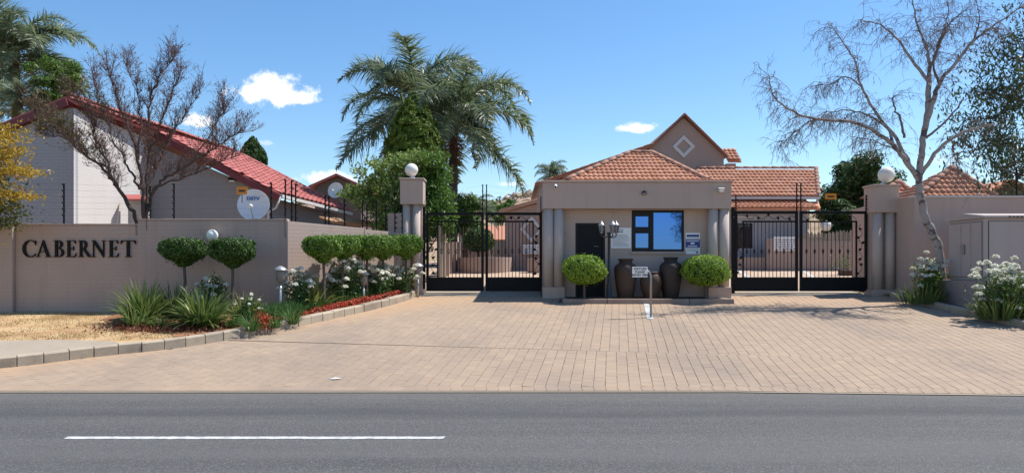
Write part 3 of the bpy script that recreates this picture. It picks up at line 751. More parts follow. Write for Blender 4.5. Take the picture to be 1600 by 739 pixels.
# return wall towards the left gate
RA, RB = V3(X(450, WY), WY, 0), V3(-2.88, 19.75, 0)
rw = thing('boundary_wall', 'sunlit return wall running back from the corner to the left gate pillar', 'wall', (RA.x, RA.y, G(WY)))
def slab(a, b, th, z0a, z0b, z1a, z1b):
    d = (b - a).normalized(); n = V3(-d.y, d.x, 0) * th
    vs = [V3(a.x, a.y, z0a), V3(b.x, b.y, z0b), V3(b.x, b.y, z0b) + n, V3(a.x, a.y, z0a) + n, V3(a.x, a.y, z1a), V3(b.x, b.y, z1b), V3(b.x, b.y, z1b) + n, V3(a.x, a.y, z1a) + n]
    return MB().add(vs, [(3, 2, 1, 0), (4, 5, 6, 7), (0, 1, 5, 4), (1, 2, 6, 5), (2, 3, 7, 6), (3, 0, 4, 7)])
RM = RA.lerp(RB, .62)
slab(RA + V3(.008, -.055, 0), RM, .2, zb, zb, 2.69, 2.63).build('wall_panel', M['wall'], rw, bevel=.008)
slab(RM + V3(.01, .01, 0), RB, .2, zb, zb, 2.60, 2.57).build('wall_panel', M['wall'], rw, bevel=.008)
MB().box(RB.x - .42, RB.x - .05, RB.y - .02, RB.y + .3, zb, Z(333, RB.y)).build('end_pier', M['wall'], rw, bevel=.01)

# globe lamp on the wall
def wall_lamp(loc, r, label):
    t = thing('wall_lamp', label, 'lamp', loc)
    MB().lathe((0, 0, 0), [(.05, 0), (.05, .02), (.028, .03), (.028, .07)], 14, axis=(0, -1, 0)).build('base', M['white'], t, world=False)
    MB().sphere((0, -.06 - r * .9, 0), r, 24, 14).build('globe', M['globe'], t, world=False)
wall_lamp((X(338, WY), WY - .05, Z(368, WY - .2)), .128, 'round white globe lamp fixed high on the shaded wall')

# ------------------------------------------------------------------ electric fences
def fence_post(parent, base, h, n=6, lean=V3(0, 0, 0), side=V3(0, -1, 0)):
    base = Vector(base); top = base + V3(0, 0, h) + lean
    p = MB().bar(base - V3(0, 0, .35), top, .028, .028).build('post', M['black'], parent)
    m = MB(); w = []
    for k in range(n):
        q = base.lerp(top, .12 + .85 * k / (n - 1)); e = q + side * .055
        m.tube([q, q + side * .02, q + side * .03, e], [.012, .024, .014, .022], 6); w.append(e)
    m.build('insulators', M['black'], p, kind='stuff')
    return w
def fence(label, posts, side, n=6, h=.9):
    t = thing('electric_fence', label, 'fence', posts[0][0]); rows = []
    for (b, hh, lean) in posts: rows.append(fence_post(t, b, hh, n, lean, side))
    for k in range(n):
        MB().tube([r[k] for r in rows], .0011, 4).build('wire', M['lamp'], t)
    return t
zC = 2.74
fence('black electric fence posts and wires on top of the front wall', [((X(p, WY + .05), WY + .05, zC), hh, V3(0, 0, 0)) for p, hh in ((-30, .85), (100, .8), (235, .75), (272, .8), (424, .82), (446, .9))], V3(0, -1, 0), 6)
fe_ = [o for o in COL.objects if o.name.startswith('electric_fence')][0]
for px, y_, ln in ((213, WY - .012, .36), (231, WY - .062, .26), (446.5, WY - .062, .42)):
    x_ = X(px, WY); MB().tube([(x_, WY + .05, zC + .1), (x_, y_ - .012, zC - .0), (x_, y_ - .008, zC - .12), (x_ + .01, y_ - .008, zC - ln)], .0045, 6).build('cable', M['black'], fe_)
dr = (RB - RA).normalized(); nr_ = V3(dr.y, -dr.x, 0)
posts = []
for t_, hh in ((.04, .95), (.07, .88), (.30, .72), (.33, .70), (.46, .68), (.62, .72), (.66, .62), (.75, .74), (.84, .68), (.93, .8), (.985, .95)):
    q = RA.lerp(RB, t_); posts.append(((q.x - .06, q.y + .06, 2.69 - .1 * t_), hh, V3(0, 0, 0)))
fence('black electric fence posts and wires on top of the return wall', posts, nr_, 6)

# ------------------------------------------------------------------ gate pillars
def gate_pillar(label, x0, x1, y, capz0, capz1, cols, r, extra=None):
    t = thing('gate_pillar', label, 'pillar', ((x0 + x1) / 2, y, G(y)))
    z0 = G(y) - .2
    MB().box(x0, x1, y, y + .55, capz0, capz1).build('cap_block', M['plaster'], t, bevel=.012)
    MB().box(x0 - .03, x1 + .03, y - .03, y + .58, capz1 + .002, capz1 + .05).build('cap_slab', M['plaster'], t, bevel=.01)
    MB().box(x0 + .05, x1 - .05, y + .22, y + .5, z0, capz0 - .002).build('back_pier', M['plaster'], t)
    MB().box(x0 - .02, x1 + .02, y - .0, y + .5, z0, G(y) + .16).build('base', M['plaster'], t, bevel=.01)
    for cx in cols:
        MB().lathe((cx, y + .16, G(y) + .162), [(r, 0), (r * .985, capz0 - G(y) - .166)], 24).build('column', M['column'], t)
    cx = (x0 + x1) / 2
    MB().lathe((cx, y + .22, capz1 + .052), [(.09, 0), (.09, .02), (.05, .035), (.05, .06)], 16).build('lamp_seat', M['white'], t)
    return cx
PY = 19.6
gate_pillar('left gate pillar with paired round columns by the topiary row', X(625, PY), X(661, PY), PY, Z(319, PY), Z(281, PY), (X(634, PY), X(649.5, PY)), .105)
gate_pillar('right gate pillar with paired round columns beside the bare pale tree', X(1365, PY), X(1405, PY), PY, Z(332, PY), Z(291, PY), (X(1375.5, PY), X(1394.5, PY)), .13)
def globe(label, loc, r):
    o = MB().sphere(loc, r, 28, 18).build('globe_lamp', M['globe']); return tag(o, label, 'lamp', 'globe lamps on the gate pillars')
globe('cream globe lamp on the left gate pillar', at(643, 267, PY + .22) + V3(0, 0, .02), .175)
globe('white globe lamp on the right gate pillar', at(1385, 274.5, PY + .22) + V3(0, 0, .02), .21)

# ------------------------------------------------------------------ gates
def vine(m, a, b, n, seed):
    rr = random.Random(seed); a, b = Vector(a), Vector(b); d = (b - a); L = d.length; d.normalize(); s = V3(0, 1, 0).cross(d)
    pts = [a + d * L * k / 24 + s * .05 * math.sin(k * 1.15 + seed) for k in range(25)]
    m.tube(pts, .007, 5)
    for k in range(n):
        p = pts[int(24 * (k + .5) / n)]; q = p + (s * rr.choice((-1, 1)) * .05 + d * rr.uniform(-.03, .05))
        e = (q - p).normalized(); w = V3(0, 1, 0).cross(e)
        m.prism([p, p.lerp(q, .5) + w * .04, q + e * .05, p.lerp(q, .5) - w * .04], V3(0, .012, 0))
def gate_leaf(label, xa, xb, y, ztop, zbot, zpanel, zrail2, xin, hinge_left, nb, seed):
    t = thing('gate_leaf', label, 'gate', ((xa + xb) / 2, y, G(y)), 'black steel gate leaves')
    fw = .07
    MB().box(xa, xa + fw, y - .03, y + .03, zbot, ztop).build('stile', M['black'], t, bevel=.004)
    MB().box(xb - fw, xb, y - .03, y + .03, zbot, ztop).build('stile', M['black'], t, bevel=.004)
    MB().box(xa + fw, xb - fw, y - .028, y + .028, ztop - .075, ztop - .002).build('top_rail', M['black'], t, bevel=.004)
    lo, hi = (xin, xb - fw) if hinge_left else (xa + fw, xin)
    MB().box(lo, hi, y - .02, y + .02, zrail2 - .045, zrail2).build('middle_rail', M['black'], t)
    MB().box(xa + fw, xb - fw, y - .026, y + .026, zpanel - .05, zpanel).build('bottom_rail', M['black'], t)
    MB().box(xa + fw, xb - fw, y - .008, y + .008, zbot + .02, zpanel - .05).build('kick_panel', M['black'], t)
    MB().box(xa + fw, xb - fw, y - .025, y + .025, zbot, zbot + .05).build('sill_rail', M['black'], t)
    MB().box(xin - .02, xin + .02, y - .02, y + .02, zpanel, zrail2 - .002).build('inner_stile', M['black'], t)
    for k in range(nb):
        x = lo + (hi - lo) * (k + 1) / (nb + 1)
        m = MB().tube([(x, y, zpanel), (x, y, zrail2 - .04)], .0095, 6)
        if k % 2 == 0:
            zc = zpanel + .46 * (zrail2 - zpanel)
            for q in range(4):
                a = q * math.pi / 2
                m.tube([(x, y, zc - .09), (x + .03 * math.cos(a), y + .03 * math.sin(a), zc), (x, y, zc + .09)], .006, 4)
        m.build('picket', M['black'], t)
    vx = (xa + fw + xin) / 2 if hinge_left else (xb - fw + xin) / 2
    m = MB(); vine(m, (vx, y, zpanel + .05), (vx, y, zrail2 - .1), 7, seed); m.build('vine_scroll', M['black'], t)
    m = MB(); vine(m, (lo, y, (ztop + zrail2) / 2 - .04), (hi, y, (ztop + zrail2) / 2 - .04), 5, seed + 1); m.build('vine_scroll', M['black'], t)
    # electric strands above the leaf
    xs = [xa + .03, xb - .03]; rows = []
    for x_, hh in zip(xs, (.42, .75) if hinge_left else (.75, .42)):
        rows.append(fence_post(t, (x_, y, ztop), hh + .0, 5, V3(0, 0, 0), V3(0, -1, 0)))
    for k in range(5): MB().tube([rows[0][k], rows[1][k]], .0011, 4).build('wire', M['lamp'], t)
    return t
GY = 20.0
zg = G(GY) + .07
for lab, a, b, xin, hl_, nb, sd in (('left leaf of the left black steel gate', 666, 756, 684, True, 11, 1), ('right leaf of the left black steel gate', 758.5, 847, 833, False, 12, 2),
                                  ('left leaf of the right black steel gate', 1148, 1246.5, 1161, True, 13, 3), ('right leaf of the right black steel gate', 1249.5, 1355, 1338, False, 12, 4)):
    right = a > 1000
    gate_leaf(lab, X(a, GY), X(b, GY), GY, Z(330 if right else 332, GY), zg, Z(433, GY), Z(345, GY), X(xin, GY), hl_, nb, sd)
for px, lab in ((662, 'black steel hinge post beside the left gate pillar'), (851.5, 'black steel hinge post at the left corner of the gatehouse'), (1145, 'black steel hinge post at the right corner of the gatehouse'), (1360, 'black steel hinge post beside the right gate pillar')):
    t = thing('gate_post', lab, 'post', (X(px, GY), GY, G(GY)))
    MB().box(X(px, GY) - .045, X(px, GY) + .045, GY - .045, GY + .045, G(GY) - .1, Z(324, GY)).build('post', M['black'], t, bevel=.004)
    for zz in (Z(345, GY), Z(425, GY)):
        MB().lathe((X(px, GY), GY - .05, zz), [(.022, 0), (.022, .1)], 10).build('hinge', M['black'], t)

# ------------------------------------------------------------------ gatehouse
HY = 19.0
gx0, gx1 = X(848, HY), X(1143, HY); fz0, fz1 = Z(326, HY), Z(285, HY); gz = G(HY)
gh = thing('gatehouse', 'mauve gatehouse with terracotta hipped roof between the two gates', 'gatehouse', ((gx0 + gx1) / 2, HY, gz))
BY = 19.33; gback = 23.4
def wall_with_holes(x0, x1, z0, z1, y, th, holes, name, mat, parent):
    """wall in the xz plane, front at y, with rectangular openings"""
    xs = sorted({x0, x1} | {h[0] for h in holes} | {h[1] for h in holes}); zs = sorted({z0, z1} | {h[2] for h in holes} | {h[3] for h in holes})
    m = MB()
    solid = lambda i, j: 0 <= i < len(xs) - 1 and 0 <= j < len(zs) - 1 and not any(h[0] <= (xs[i] + xs[i + 1]) / 2 <= h[1] and h[2] <= (zs[j] + zs[j + 1]) / 2 <= h[3] for h in holes)
    for i in range(len(xs) - 1):
        for j in range(len(zs) - 1):
            if not solid(i, j): continue
            a, b, c, d = xs[i], xs[i + 1], zs[j], zs[j + 1]
            m.add([(a, y, c), (b, y, c), (b, y, d), (a, y, d)], [(0, 1, 2, 3)]); m.add([(a, y + th, c), (b, y + th, c), (b, y + th, d), (a, y + th, d)], [(3, 2, 1, 0)])
            for (di, dj, q) in ((-1, 0, ((a, y, c), (a, y, d), (a, y + th, d), (a, y + th, c))), (1, 0, ((b, y, c), (b, y + th, c), (b, y + th, d), (b, y, d))),
                               (0, -1, ((a, y, c), (a, y + th, c), (b, y + th, c), (b, y, c))), (0, 1, ((a, y, d), (b, y, d), (b, y + th, d), (a, y + th, d)))):
                if not solid(i + di, j + dj): m.add(q, [(0, 1, 2, 3)])
    me_o = m.build(name, mat, parent)
    bm = bmesh.new(); bm.from_mesh(me_o.data); bmesh.ops.remove_doubles(bm, verts=bm.verts, dist=1e-4); bmesh.ops.recalc_face_normals(bm, faces=bm.faces); bm.to_mesh(me_o.data); bm.free()
    return me_o
wx0, wx1, wz0, wz1 = X(987, BY), X(1069, BY), Z(393, BY), Z(328.5, BY)
dx0, dx1, dz1 = X(899, BY), X(945.5, BY), Z(348.5, BY)
wall_with_holes(gx0 + .25, gx1 - .25, gz - .2, fz0 + .3, BY, .2, [(wx0, wx1, wz0, wz1), (dx0, dx1, gz - .2, dz1)], 'front_wall', M['plaster'], gh)
MB().box(gx0 + .06, gx0 + .249, HY + .5, gback, gz - .2, fz0 - .002).build('side_wall', M['plaster'], gh)
MB().box(gx1 - .249, gx1 - .06, HY + .5, gback, gz - .2, fz0 - .002).build('side_wall', M['plaster'], gh)
MB().box(gx0 + .26, gx1 - .26, gback - .2, gback - .01, gz - .2, fz0 - .002).build('back_wall', M['plaster'], gh)
MB().box(gx0, gx1, HY, gback, fz0, fz1).build('fascia_beam', M['plaster'], gh, bevel=.012)
MB().box(gx0 - .04, gx1 + .04, HY - .04, gback + .04, fz1 + .002, fz1 + .045).build('parapet_coping', M['plaster'], gh, bevel=.01)
for a, b in ((848, 882.5), (1107, 1143)):
    xa, xb = X(a, HY), X(b, HY)
    MB().box(xa, xb, HY + .0, HY + .5, gz - .2, gz + .30).build('column_base', M['plaster'], gh, bevel=.012)
    MB().box(xa + .04, xb - .04, HY + .26, HY + .48, gz + .302, fz0 - .002).build('pier', M['plaster'], gh)
    w_ = (xb - xa)
    for cx in (xa + w_ * .27, xa + w_ * .74):
        MB().lathe((cx, HY + .16, gz + .302), [(.135, 0), (.132, fz0 - gz - .306)], 28).build('column', M['column'], gh)
# downpipe between columns
MB().tube([(xa + w_ * .505, HY + .2, gz + .30), (xa + w_ * .505, HY + .2, fz0 - .01)], .025, 8).build('downpipe', M['black'], gh)
MB().tube([(X(866.5, HY), HY + .2, gz + .30), (X(866.5, HY), HY + .2, fz0 - .01)], .022, 8).build('downpipe', M['black'], gh)
# door
dr_ = MB().box(dx0 + .06, dx1 - .06, BY + .06, BY + .10, gz, dz1 - .06).build('door', M['blackwall'], gh)
for a, b, c, d in ((dx0, dx0 + .06, gz, dz1), (dx1 - .06, dx1, gz, dz1), (dx0 + .06, dx1 - .06, dz1 - .06, dz1)):
    MB().box(a + .001, b - .001, BY + .01, BY + .13, c, d - .001).build('door_frame', M['frame'], gh)
MB().tube([(dx1 - .17, BY + .05, Z(415, BY) + .5), (dx1 - .17, BY + .0, Z(415, BY) + .5), (dx1 - .29, BY + .0, Z(415, BY) + .5)], .011, 8).build('handle', M['metal'], dr_)
# window
win = MB().box(wx0 + .002, wx0 + .075, BY + .03, BY + .12, wz0 + .002, wz1 - .002).build('window', M['frame'], gh)
xm0, xm1 = X(1016, BY), X(1021.5, BY); zm = Z(359.5, BY)
for a, b, c, d in ((wx1 - .05, wx1 - .002, wz0 + .002, wz1 - .002), (wx0 + .076, wx1 - .051, wz1 - .06, wz1 - .003), (wx0 + .076, wx1 - .051, wz0 + .003, wz0 + .06),
                   (xm0, xm1, wz0 + .061, wz1 - .061), (wx0 + .076, xm0 - .001, zm - .05, zm + .05)):
    MB().box(a, b, BY + .032, BY + .118, c, d).build('frame', M['frame'], win)
for a, b, c, d in ((xm1, wx1 - .051, wz0 + .061, wz1 - .061), (wx0 + .11, xm0 - .04, zm + .085, wz1 - .16), (wx0 + .11, xm0 - .04, wz0 + .10, zm - .085)):
    MB().box(a, b, BY + .06, BY + .066, c, d).build('pane', M['glass'], win)
for c, d in ((zm + .051, wz1 - .061), (wz0 + .061, zm - .051)):   # opening sashes round the two small panes
    a, b = wx0 + .077, xm0 - .001
    pz0, pz1 = (zm + .085, wz1 - .16) if c > zm else (wz0 + .10, zm - .085)
    for q in ((a, wx0 + .11, c, d), (xm0 - .04, b, c, d), (wx0 + .11, xm0 - .04, c, pz0), (wx0 + .11, xm0 - .04, pz1, d)):
        if q[1] - q[0] > .002 and q[3] - q[2] > .002: MB().box(q[0] + .0005, q[1] - .0005, BY + .045, BY + .11, q[2] + .0005, q[3] - .0005).build('sash', M['frame'], win)
MB().box(wx0 - .04, wx1 + .04, BY - .05, BY + .02, wz0 - .06, wz0 - .004).build('sill', M['plaster'], win)
# hipped roof
ez = fz1 + .05; ex0, ex1 = gx0 + .60, gx1 - .55; ey0, ey1 = HY + .18, gback - .1
rdz = Z(240.5, (ey0 + ey1) / 2); ym = (ey0 + ey1) / 2
rx0, rx1 = X(983, ym), X(1019, ym)
roof = MB().add([(ex0, ey0, ez), (ex1, ey0, ez), (ex1, ey1, ez), (ex0, ey1, ez), (rx0, ym, rdz), (rx1, ym, rdz)], [(0, 1, 5, 4), (1, 2, 5), (2, 3, 4, 5), (3, 0, 4), (3, 2, 1, 0)]).build('roof', M['tilecap'], gh)
sl = math.hypot(ym - ey0, rdz - ez)
tiled(roof, (ex0, ey0, ez), (1, 0, 0), (0, ym - ey0, rdz - ez), [(-.02, -.01), (ex1 - ex0 + .02, -.01), (rx1 - ex0, sl), (rx0 - ex0, sl)], .126, .265, M['tile'], 300)
sx = math.hypot(ex1 - rx1, rdz - ez)
tiled(roof, (ex1, ey0, ez), (0, 1, 0), (rx1 - ex1, 0, rdz - ez), [(0, 0), (ey1 - ey0, 0), ((ym - ey0), sx)], .126, .265, M['tile'], 0)
sx = math.hypot(ex0 - rx0, rdz - ez)
tiled(roof, (ex0, ey1, ez), (0, -1, 0), (rx0 - ex0, 0, rdz - ez), [(0, 0), (ey1 - ey0, 0), ((ey1 - ym), sx)], .126, .265, M['tile'], 0)
for a, b in (((ex0, ey0, ez), (rx0, ym, rdz)), ((ex1, ey0, ez), (rx1, ym, rdz)), ((rx0, ym, rdz), (rx1, ym, rdz))):
    caps(roof, Vector(a) + V3(0, 0, .045), Vector(b) + V3(0, 0, .045), .085, M['tilecap'], .38)

# fittings and notices on the gatehouse
def bullet_cam(label, p, d):
    t = thing('security_camera', label, 'camera', p); d = Vector(d).normalized()
    MB().tube([(0, .06, .03), (0, .02, .03), d * .02], .018, 8).build('bracket', M['white'], t, world=False)
    MB().lathe(d * -.06, [(.032, 0), (.04, .01), (.04, .15), (.03, .155)], 12, axis=d).build('body', M['white'], t, world=False)
    MB().lathe(d * .09, [(.026, 0), (.026, .012)], 12, axis=d).build('lens', M['black'], t, world=False)
bullet_cam('small white bullet camera at the left end of the gatehouse fascia', (X(868, HY), HY - .07, Z(291, HY)), (-.1, -1, -.45))
t = thing('floodlight', 'small black floodlight in the middle of the gatehouse fascia', 'floodlight', (X(1006, HY), HY - .02, Z(301, HY)))
MB().box(-.06, .06, -.07, -.02, -.035, .035, Matrix.Rotation(.5, 4, 'X')).build('body', M['black'], t, bevel=.006, world=False)
MB().box(-.05, .05, -.074, -.0705, -.027, .027, Matrix.Rotation(.5, 4, 'X')).build('lens', M['lampglass'], t, world=False)
MB().bar((0, .02, .03), (0, -.04, .02), .03).build('bracket', M['black'], t, world=False)
t = thing('security_camera', 'cream box camera at the right end of the gatehouse fascia', 'camera', (X(1125, HY), HY - .02, Z(296, HY)))
MB().box(-.06, .06, -.16, -.03, -.06, .035, Matrix.Rotation(.2, 4, 'X')).build('body', M['globe'], t, bevel=.012, world=False)
MB().box(-.075, .075, -.18, -.02, .036, .046, Matrix.Rotation(.2, 4, 'X')).build('hood', M['white'], t, world=False)
MB().bar((0, .02, .0), (0, -.05, -.01), .03).build('bracket', M['white'], t, world=False)
for px in (868, 1122):
    pass
def board(name, label, x0, x1, z0, z1, y, cat='sign', mat='signw'):
    t = thing(name, label, cat, ((x0 + x1) / 2, y, z0))
    MB().box(x0, x1, y - .02, y - .004, z0, z1).build('board', M[mat], t, bevel=.003)
    return t
def strip(t, x0, x1, z0, z1, y, mat, name='print_line'):
    MB().add([(x0, y, z0), (x1, y, z0), (x1, y, z1), (x0, y, z1)], [(0, 1, 2, 3)]).build(name, mat, t)
x0, x1, z0, z1 = X(954.5, BY), X(986, BY), Z(388, BY), Z(356, BY)
t = board('notice_board', 'white notice with small grey print between lamp post and window', x0, x1, z0, z1, BY)
yy = BY - .0225; h = z1 - z0; w = x1 - x0; rr = random.Random(5)
strip(t, x0 + w * .38, x0 + w * .62, z1 - h * .12, z1 - h * .08, yy, M['signt']); strip(t, x0 + w * .34, x0 + w * .60, z1 - h * .22, z1 - h * .175, yy, M['signk'])
for k in range(11): strip(t, x0 + w * .09, x0 + w * rr.uniform(.6, .92), z1 - h * (.34 + .055 * k) - .009, z1 - h * (.34 + .055 * k), yy, M['signt'])
x0, x1, z0, z1 = X(1071, BY), X(1093.5, BY), Z(397, BY), Z(364, BY); h = z1 - z0; w = x1 - x0
t = board('notice_board', 'white notice with dark blue band right of the gatehouse window', x0, x1, z0, z1, BY)
strip(t, x0 + .004, x1 - .004, z0 + h * .30, z0 + h * .70, BY - .0225, M['signb'], 'blue_band')
yy = BY - .025
strip(t, x0 + w * .06, x0 + w * .93, z1 - h * .19, z1 - h * .08, yy, M['signb']); strip(t, x0 + w * .06, x0 + w * .93, z1 - h * .262, z1 - h * .235, yy, M['signt'])
for a, b, c, d in ((.06, .92, .60, .64), (.34, .62, .47, .54), (.14, .80, .355, .395)): strip(t, x0 + w * a, x0 + w * b, z0 + h * c, z0 + h * d, yy, M['signw'])
for c in (.22, .15): strip(t, x0 + w * .06, x0 + w * .9, z0 + h * c, z0 + h * (c + .025), yy, M['signt'])
strip(t, x0 + w * .72, x0 + w * .86, z0 + h * .05, z0 + h * .12, yy, M['signb'])
# ------------------------------------------------------------------ things on and before the island
IZ = zt - .04
def vase(label, x, y, h, r, mat, prof, name='clay_vase'):
    t = thing(name, label, 'vase', (x, y, IZ))
    MB().lathe((x, y, IZ), [(r * a, h * b) for a, b in prof], 32).build('body', mat, t)
    rim = prof[-1]
    MB().lathe((x, y, IZ + h * rim[1] + .001), [(r * rim[0] * 1.06, -.012), (r * rim[0] * 1.16, 0), (r * rim[0] * 1.16, .022), (r * rim[0] * 1.02, .034), (r * rim[0] * .8, .03), (r * rim[0] * .76, -.01)], 32).build('rim', mat, t)
big = [(.0, 0), (.62, 0), (.68, .04), (.84, .30), (.96, .55), (1.0, .70), (.98, .78), (.86, .845), (.62, .885), (.56, .90), (.58, .97)]
vase('tall dark clay vase on the left, beside the lamp post', X(977.5, 18.75), 18.75, 1.02, .29, M['vase2'], big)
vase('tall black clay vase on the right, beside the right topiary ball', X(1048, 18.75), 18.75, 1.06, .285, M['vase'], big)
vase('short wide brown clay pot standing between the two tall vases', X(1017, 18.62), 18.62, .69, .275, M['vase2'], [(0, 0), (.55, 0), (.66, .08), (.88, .35), (1.0, .62), (.97, .76), (.84, .90), (.70, .965)], 'clay_pot')

lp = thing('lamp_post', 'dark cast lamp post with a cluster of lanterns before the black door', 'lamp post', (X(951.5, 18.55), 18.55, IZ))
lx, ly = X(951.5, 18.55), 18.55; lt = Z(367, ly)
MB().lathe((lx, ly, IZ), [(.10, 0), (.10, .05), (.075, .08), (.07, .3), (.055, .34), (.062, .36), (.04, .40), (.038, .62), (.052, .64), (.052, .67), (.034, .70), (.032, lt - IZ), (.05, lt - IZ + .01), (.05, lt - IZ + .05), (.03, lt - IZ + .07)], 16).build('post', M['lamp'], lp)
for ang in (180, 292, 8):
    a = math.radians(ang); ex, ey = lx + .185 * math.cos(a), ly + .185 * math.sin(a)
    MB().tube([(lx, ly, lt - .02), (lx + .10 * math.cos(a), ly + .10 * math.sin(a), lt - .07), (ex, ey, lt - .03), (ex, ey, lt + .03)], .014, 8).build('arm', M['lamp'], lp)
    ln = MB().lathe((ex, ey, lt + .03), [(.036, 0), (.04, .02), (.045, .03), (.076, .18), (.072, .195)], 6, False).build('lantern', M['lampglass'], lp)
    MB().lathe((ex, ey, lt + .226), [(.092, 0), (.082, .025), (.04, .075), (.02, .09), (.016, .12), (.004, .135)], 12).build('cap', M['lampcap'], ln)
    m = MB()
    for q in range(6):
        b = q * math.pi / 3; m.bar((ex + .046 * math.cos(b), ey + .046 * math.sin(b), lt + .055), (ex + .079 * math.cos(b), ey + .079 * math.sin(b), lt + .224), .010)
    m.build('glazing_bars', M['lamp'], ln)

SY = gd(497); sx_ = X(1017, SY)
vs_ = thing('visitor_sign', 'small white visitors notice on a hooked grey pole in the driveway', 'sign', (sx_, SY, G(SY)))
zt_ = Z(420, SY); pts = [(sx_, SY, G(SY) - .05), (sx_, SY, zt_ - .18)] + [(sx_ - .14 + .14 * math.cos(a), SY, zt_ - .18 + .15 * math.sin(a)) for a in [math.pi / 2 * k / 8 for k in range(1, 9)]] + [(sx_ - .30, SY, zt_ - .04)]
MB().tube(pts, .023, 12).build('pole', M['metal'], vs_)
bx0, bx1, bz0, bz1 = X(987.5, SY), X(1011.5, SY), Z(433, SY), Z(417, SY)
MB().box(bx0, bx1, SY - .035, SY - .026, bz0, bz1).build('board', M['signw'], vs_, bevel=.003)
for k, s in enumerate(('VISITORS', 'PLEASE', 'REPORT HERE')):
    textmesh('lettering', s, .068 if k < 2 else .064, M['signk'], vs_, ((bx0 + bx1) / 2, SY - .0375, bz1 - .045 - .066 * k), bold=.0012, xscale=.86 if k == 2 else 1)

# ------------------------------------------------------------------ clipped trees
def shell(prof, n, seed_noise=.065):
    """random points on a surface of revolution: prof = [(r, z)]"""
    pr_ = np.array(prof); seg = np.hypot(np.diff(pr_[:, 0]), np.diff(pr_[:, 1])); area = seg * (pr_[:-1, 0] + pr_[1:, 0]) / 2
    k = rng.choice(len(seg), n, p=area / area.sum()); u = rng.uniform(0, 1, n)
    r = pr_[k, 0] + (pr_[k + 1, 0] - pr_[k, 0]) * u; z = pr_[k, 1] + (pr_[k + 1, 1] - pr_[k, 1]) * u; a = rng.uniform(0, 2 * math.pi, n)
    lump = 1 + seed_noise * (np.sin(a * 3 + z * 9) + np.sin(a * 7 - z * 13 + 1) * .6 + .5 * np.sin(a * 13 + z * 21))
    ins = 1 - rng.exponential(.055, n)
    nrm = np.stack([np.cos(a) * 1.0, np.sin(a) * 1.0, np.zeros(n)], 1)
    dz = (pr_[k + 1, 0] - pr_[k, 0]); dr = (pr_[k + 1, 1] - pr_[k, 1])
    nrm = unit(np.stack([np.cos(a) * dr, np.sin(a) * dr, -dz], 1))
    zc = (pr_[:, 1].max() + pr_[:, 1].min()) / 2
    p = np.stack([r * lump * ins * np.cos(a), r * lump * ins * np.sin(a), zc + (z - zc) * ins + rng.normal(0, .008, n)], 1)
    return p, nrm
def topiary(label, loc, trunk_h, prof, leafmat, n, leaf, group, tr=.035, rz=0, bend=.0):
    t = thing('topiary_tree', label, 'topiary', loc, group)
    z0 = trunk_h
    MB().tube([(0, 0, -.1), (bend * .5, .01, trunk_h * .35), (bend, 0, trunk_h * .7), (0, 0, trunk_h + .2)], [tr * 1.3, tr, tr * .9, tr * .8], 10).build('trunk', M['bark'], t, world=False)
    pts, nrm = shell(prof, n); st = rng.uniform(0, 1, n) < .03; pts[st] += nrm[st] * rng.uniform(.015, .075, (st.sum(), 1)); pts[:, 2] += z0
    gap = np.sin(pts[:, 0] * 11 + loc[0] * 7) * np.sin(pts[:, 1] * 13 + loc[1]) * np.sin(pts[:, 2] * 12) > .62; ok = ~gap | (rng.uniform(0, 1, n) < .45); pts, nrm = pts[ok], nrm[ok]
    cp = [(max(.001, r * .86), z0 + (prof[0][1] + prof[-1][1]) / 2 + (z - (prof[0][1] + prof[-1][1]) / 2) * .86) for r, z in prof]
    MB().lathe((0, 0, 0), cp, 18).build('light_block_core', M['core'], t, world=False)  # solid dark core, added to stop light passing through the crown
    leaves('crown', pts, leaf, leafmat, t, nrm * .6 + np.array([0, 0, .25]), .8, .6, .25, world=False, normal=nrm * 1.0)
    t.rotation_euler.z = rz
    return t
def ell(rx, rz, flat=1.6, n=14):
    out = []
    for k in range(n + 1):
        a = -math.pi / 2 + math.pi * k / n
        c = abs(math.cos(a)) ** (2 / flat / 1.25); s_ = math.copysign(abs(math.sin(a)) ** (2 / flat / 1.25), math.sin(a))
        out.append((max(.002, rx * c), rz + rz * s_))
    return out
def cup(r, h):   # flat-topped bowl on a stem
    return [(.03, 0), (r * .24, h * .02), (r * .34, h * .13), (r * .58, h * .24), (r * .86, h * .35), (r * .97, h * .46), (r, h * .60), (r * .99, h * .78), (r * .93, h * .90), (r * .76, h * .97), (r * .35, h * 1.0), (.002, h * 1.0)]
D1 = 18.48
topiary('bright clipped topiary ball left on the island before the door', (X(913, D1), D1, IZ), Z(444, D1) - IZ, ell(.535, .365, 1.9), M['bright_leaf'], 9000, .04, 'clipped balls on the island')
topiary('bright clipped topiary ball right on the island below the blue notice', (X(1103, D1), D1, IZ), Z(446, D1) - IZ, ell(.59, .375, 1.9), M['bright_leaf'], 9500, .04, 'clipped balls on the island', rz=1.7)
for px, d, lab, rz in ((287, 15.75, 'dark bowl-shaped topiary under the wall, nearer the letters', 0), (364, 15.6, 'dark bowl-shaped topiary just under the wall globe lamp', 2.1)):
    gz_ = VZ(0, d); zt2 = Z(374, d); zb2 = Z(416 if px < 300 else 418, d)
    topiary(lab, (X(px, d), d, gz_), zb2 - gz_, cup(.455, zt2 - zb2), M['dark_leaf'], 6500, .058, 'bowl topiaries before the shaded wall', rz=rz, bend=.03)
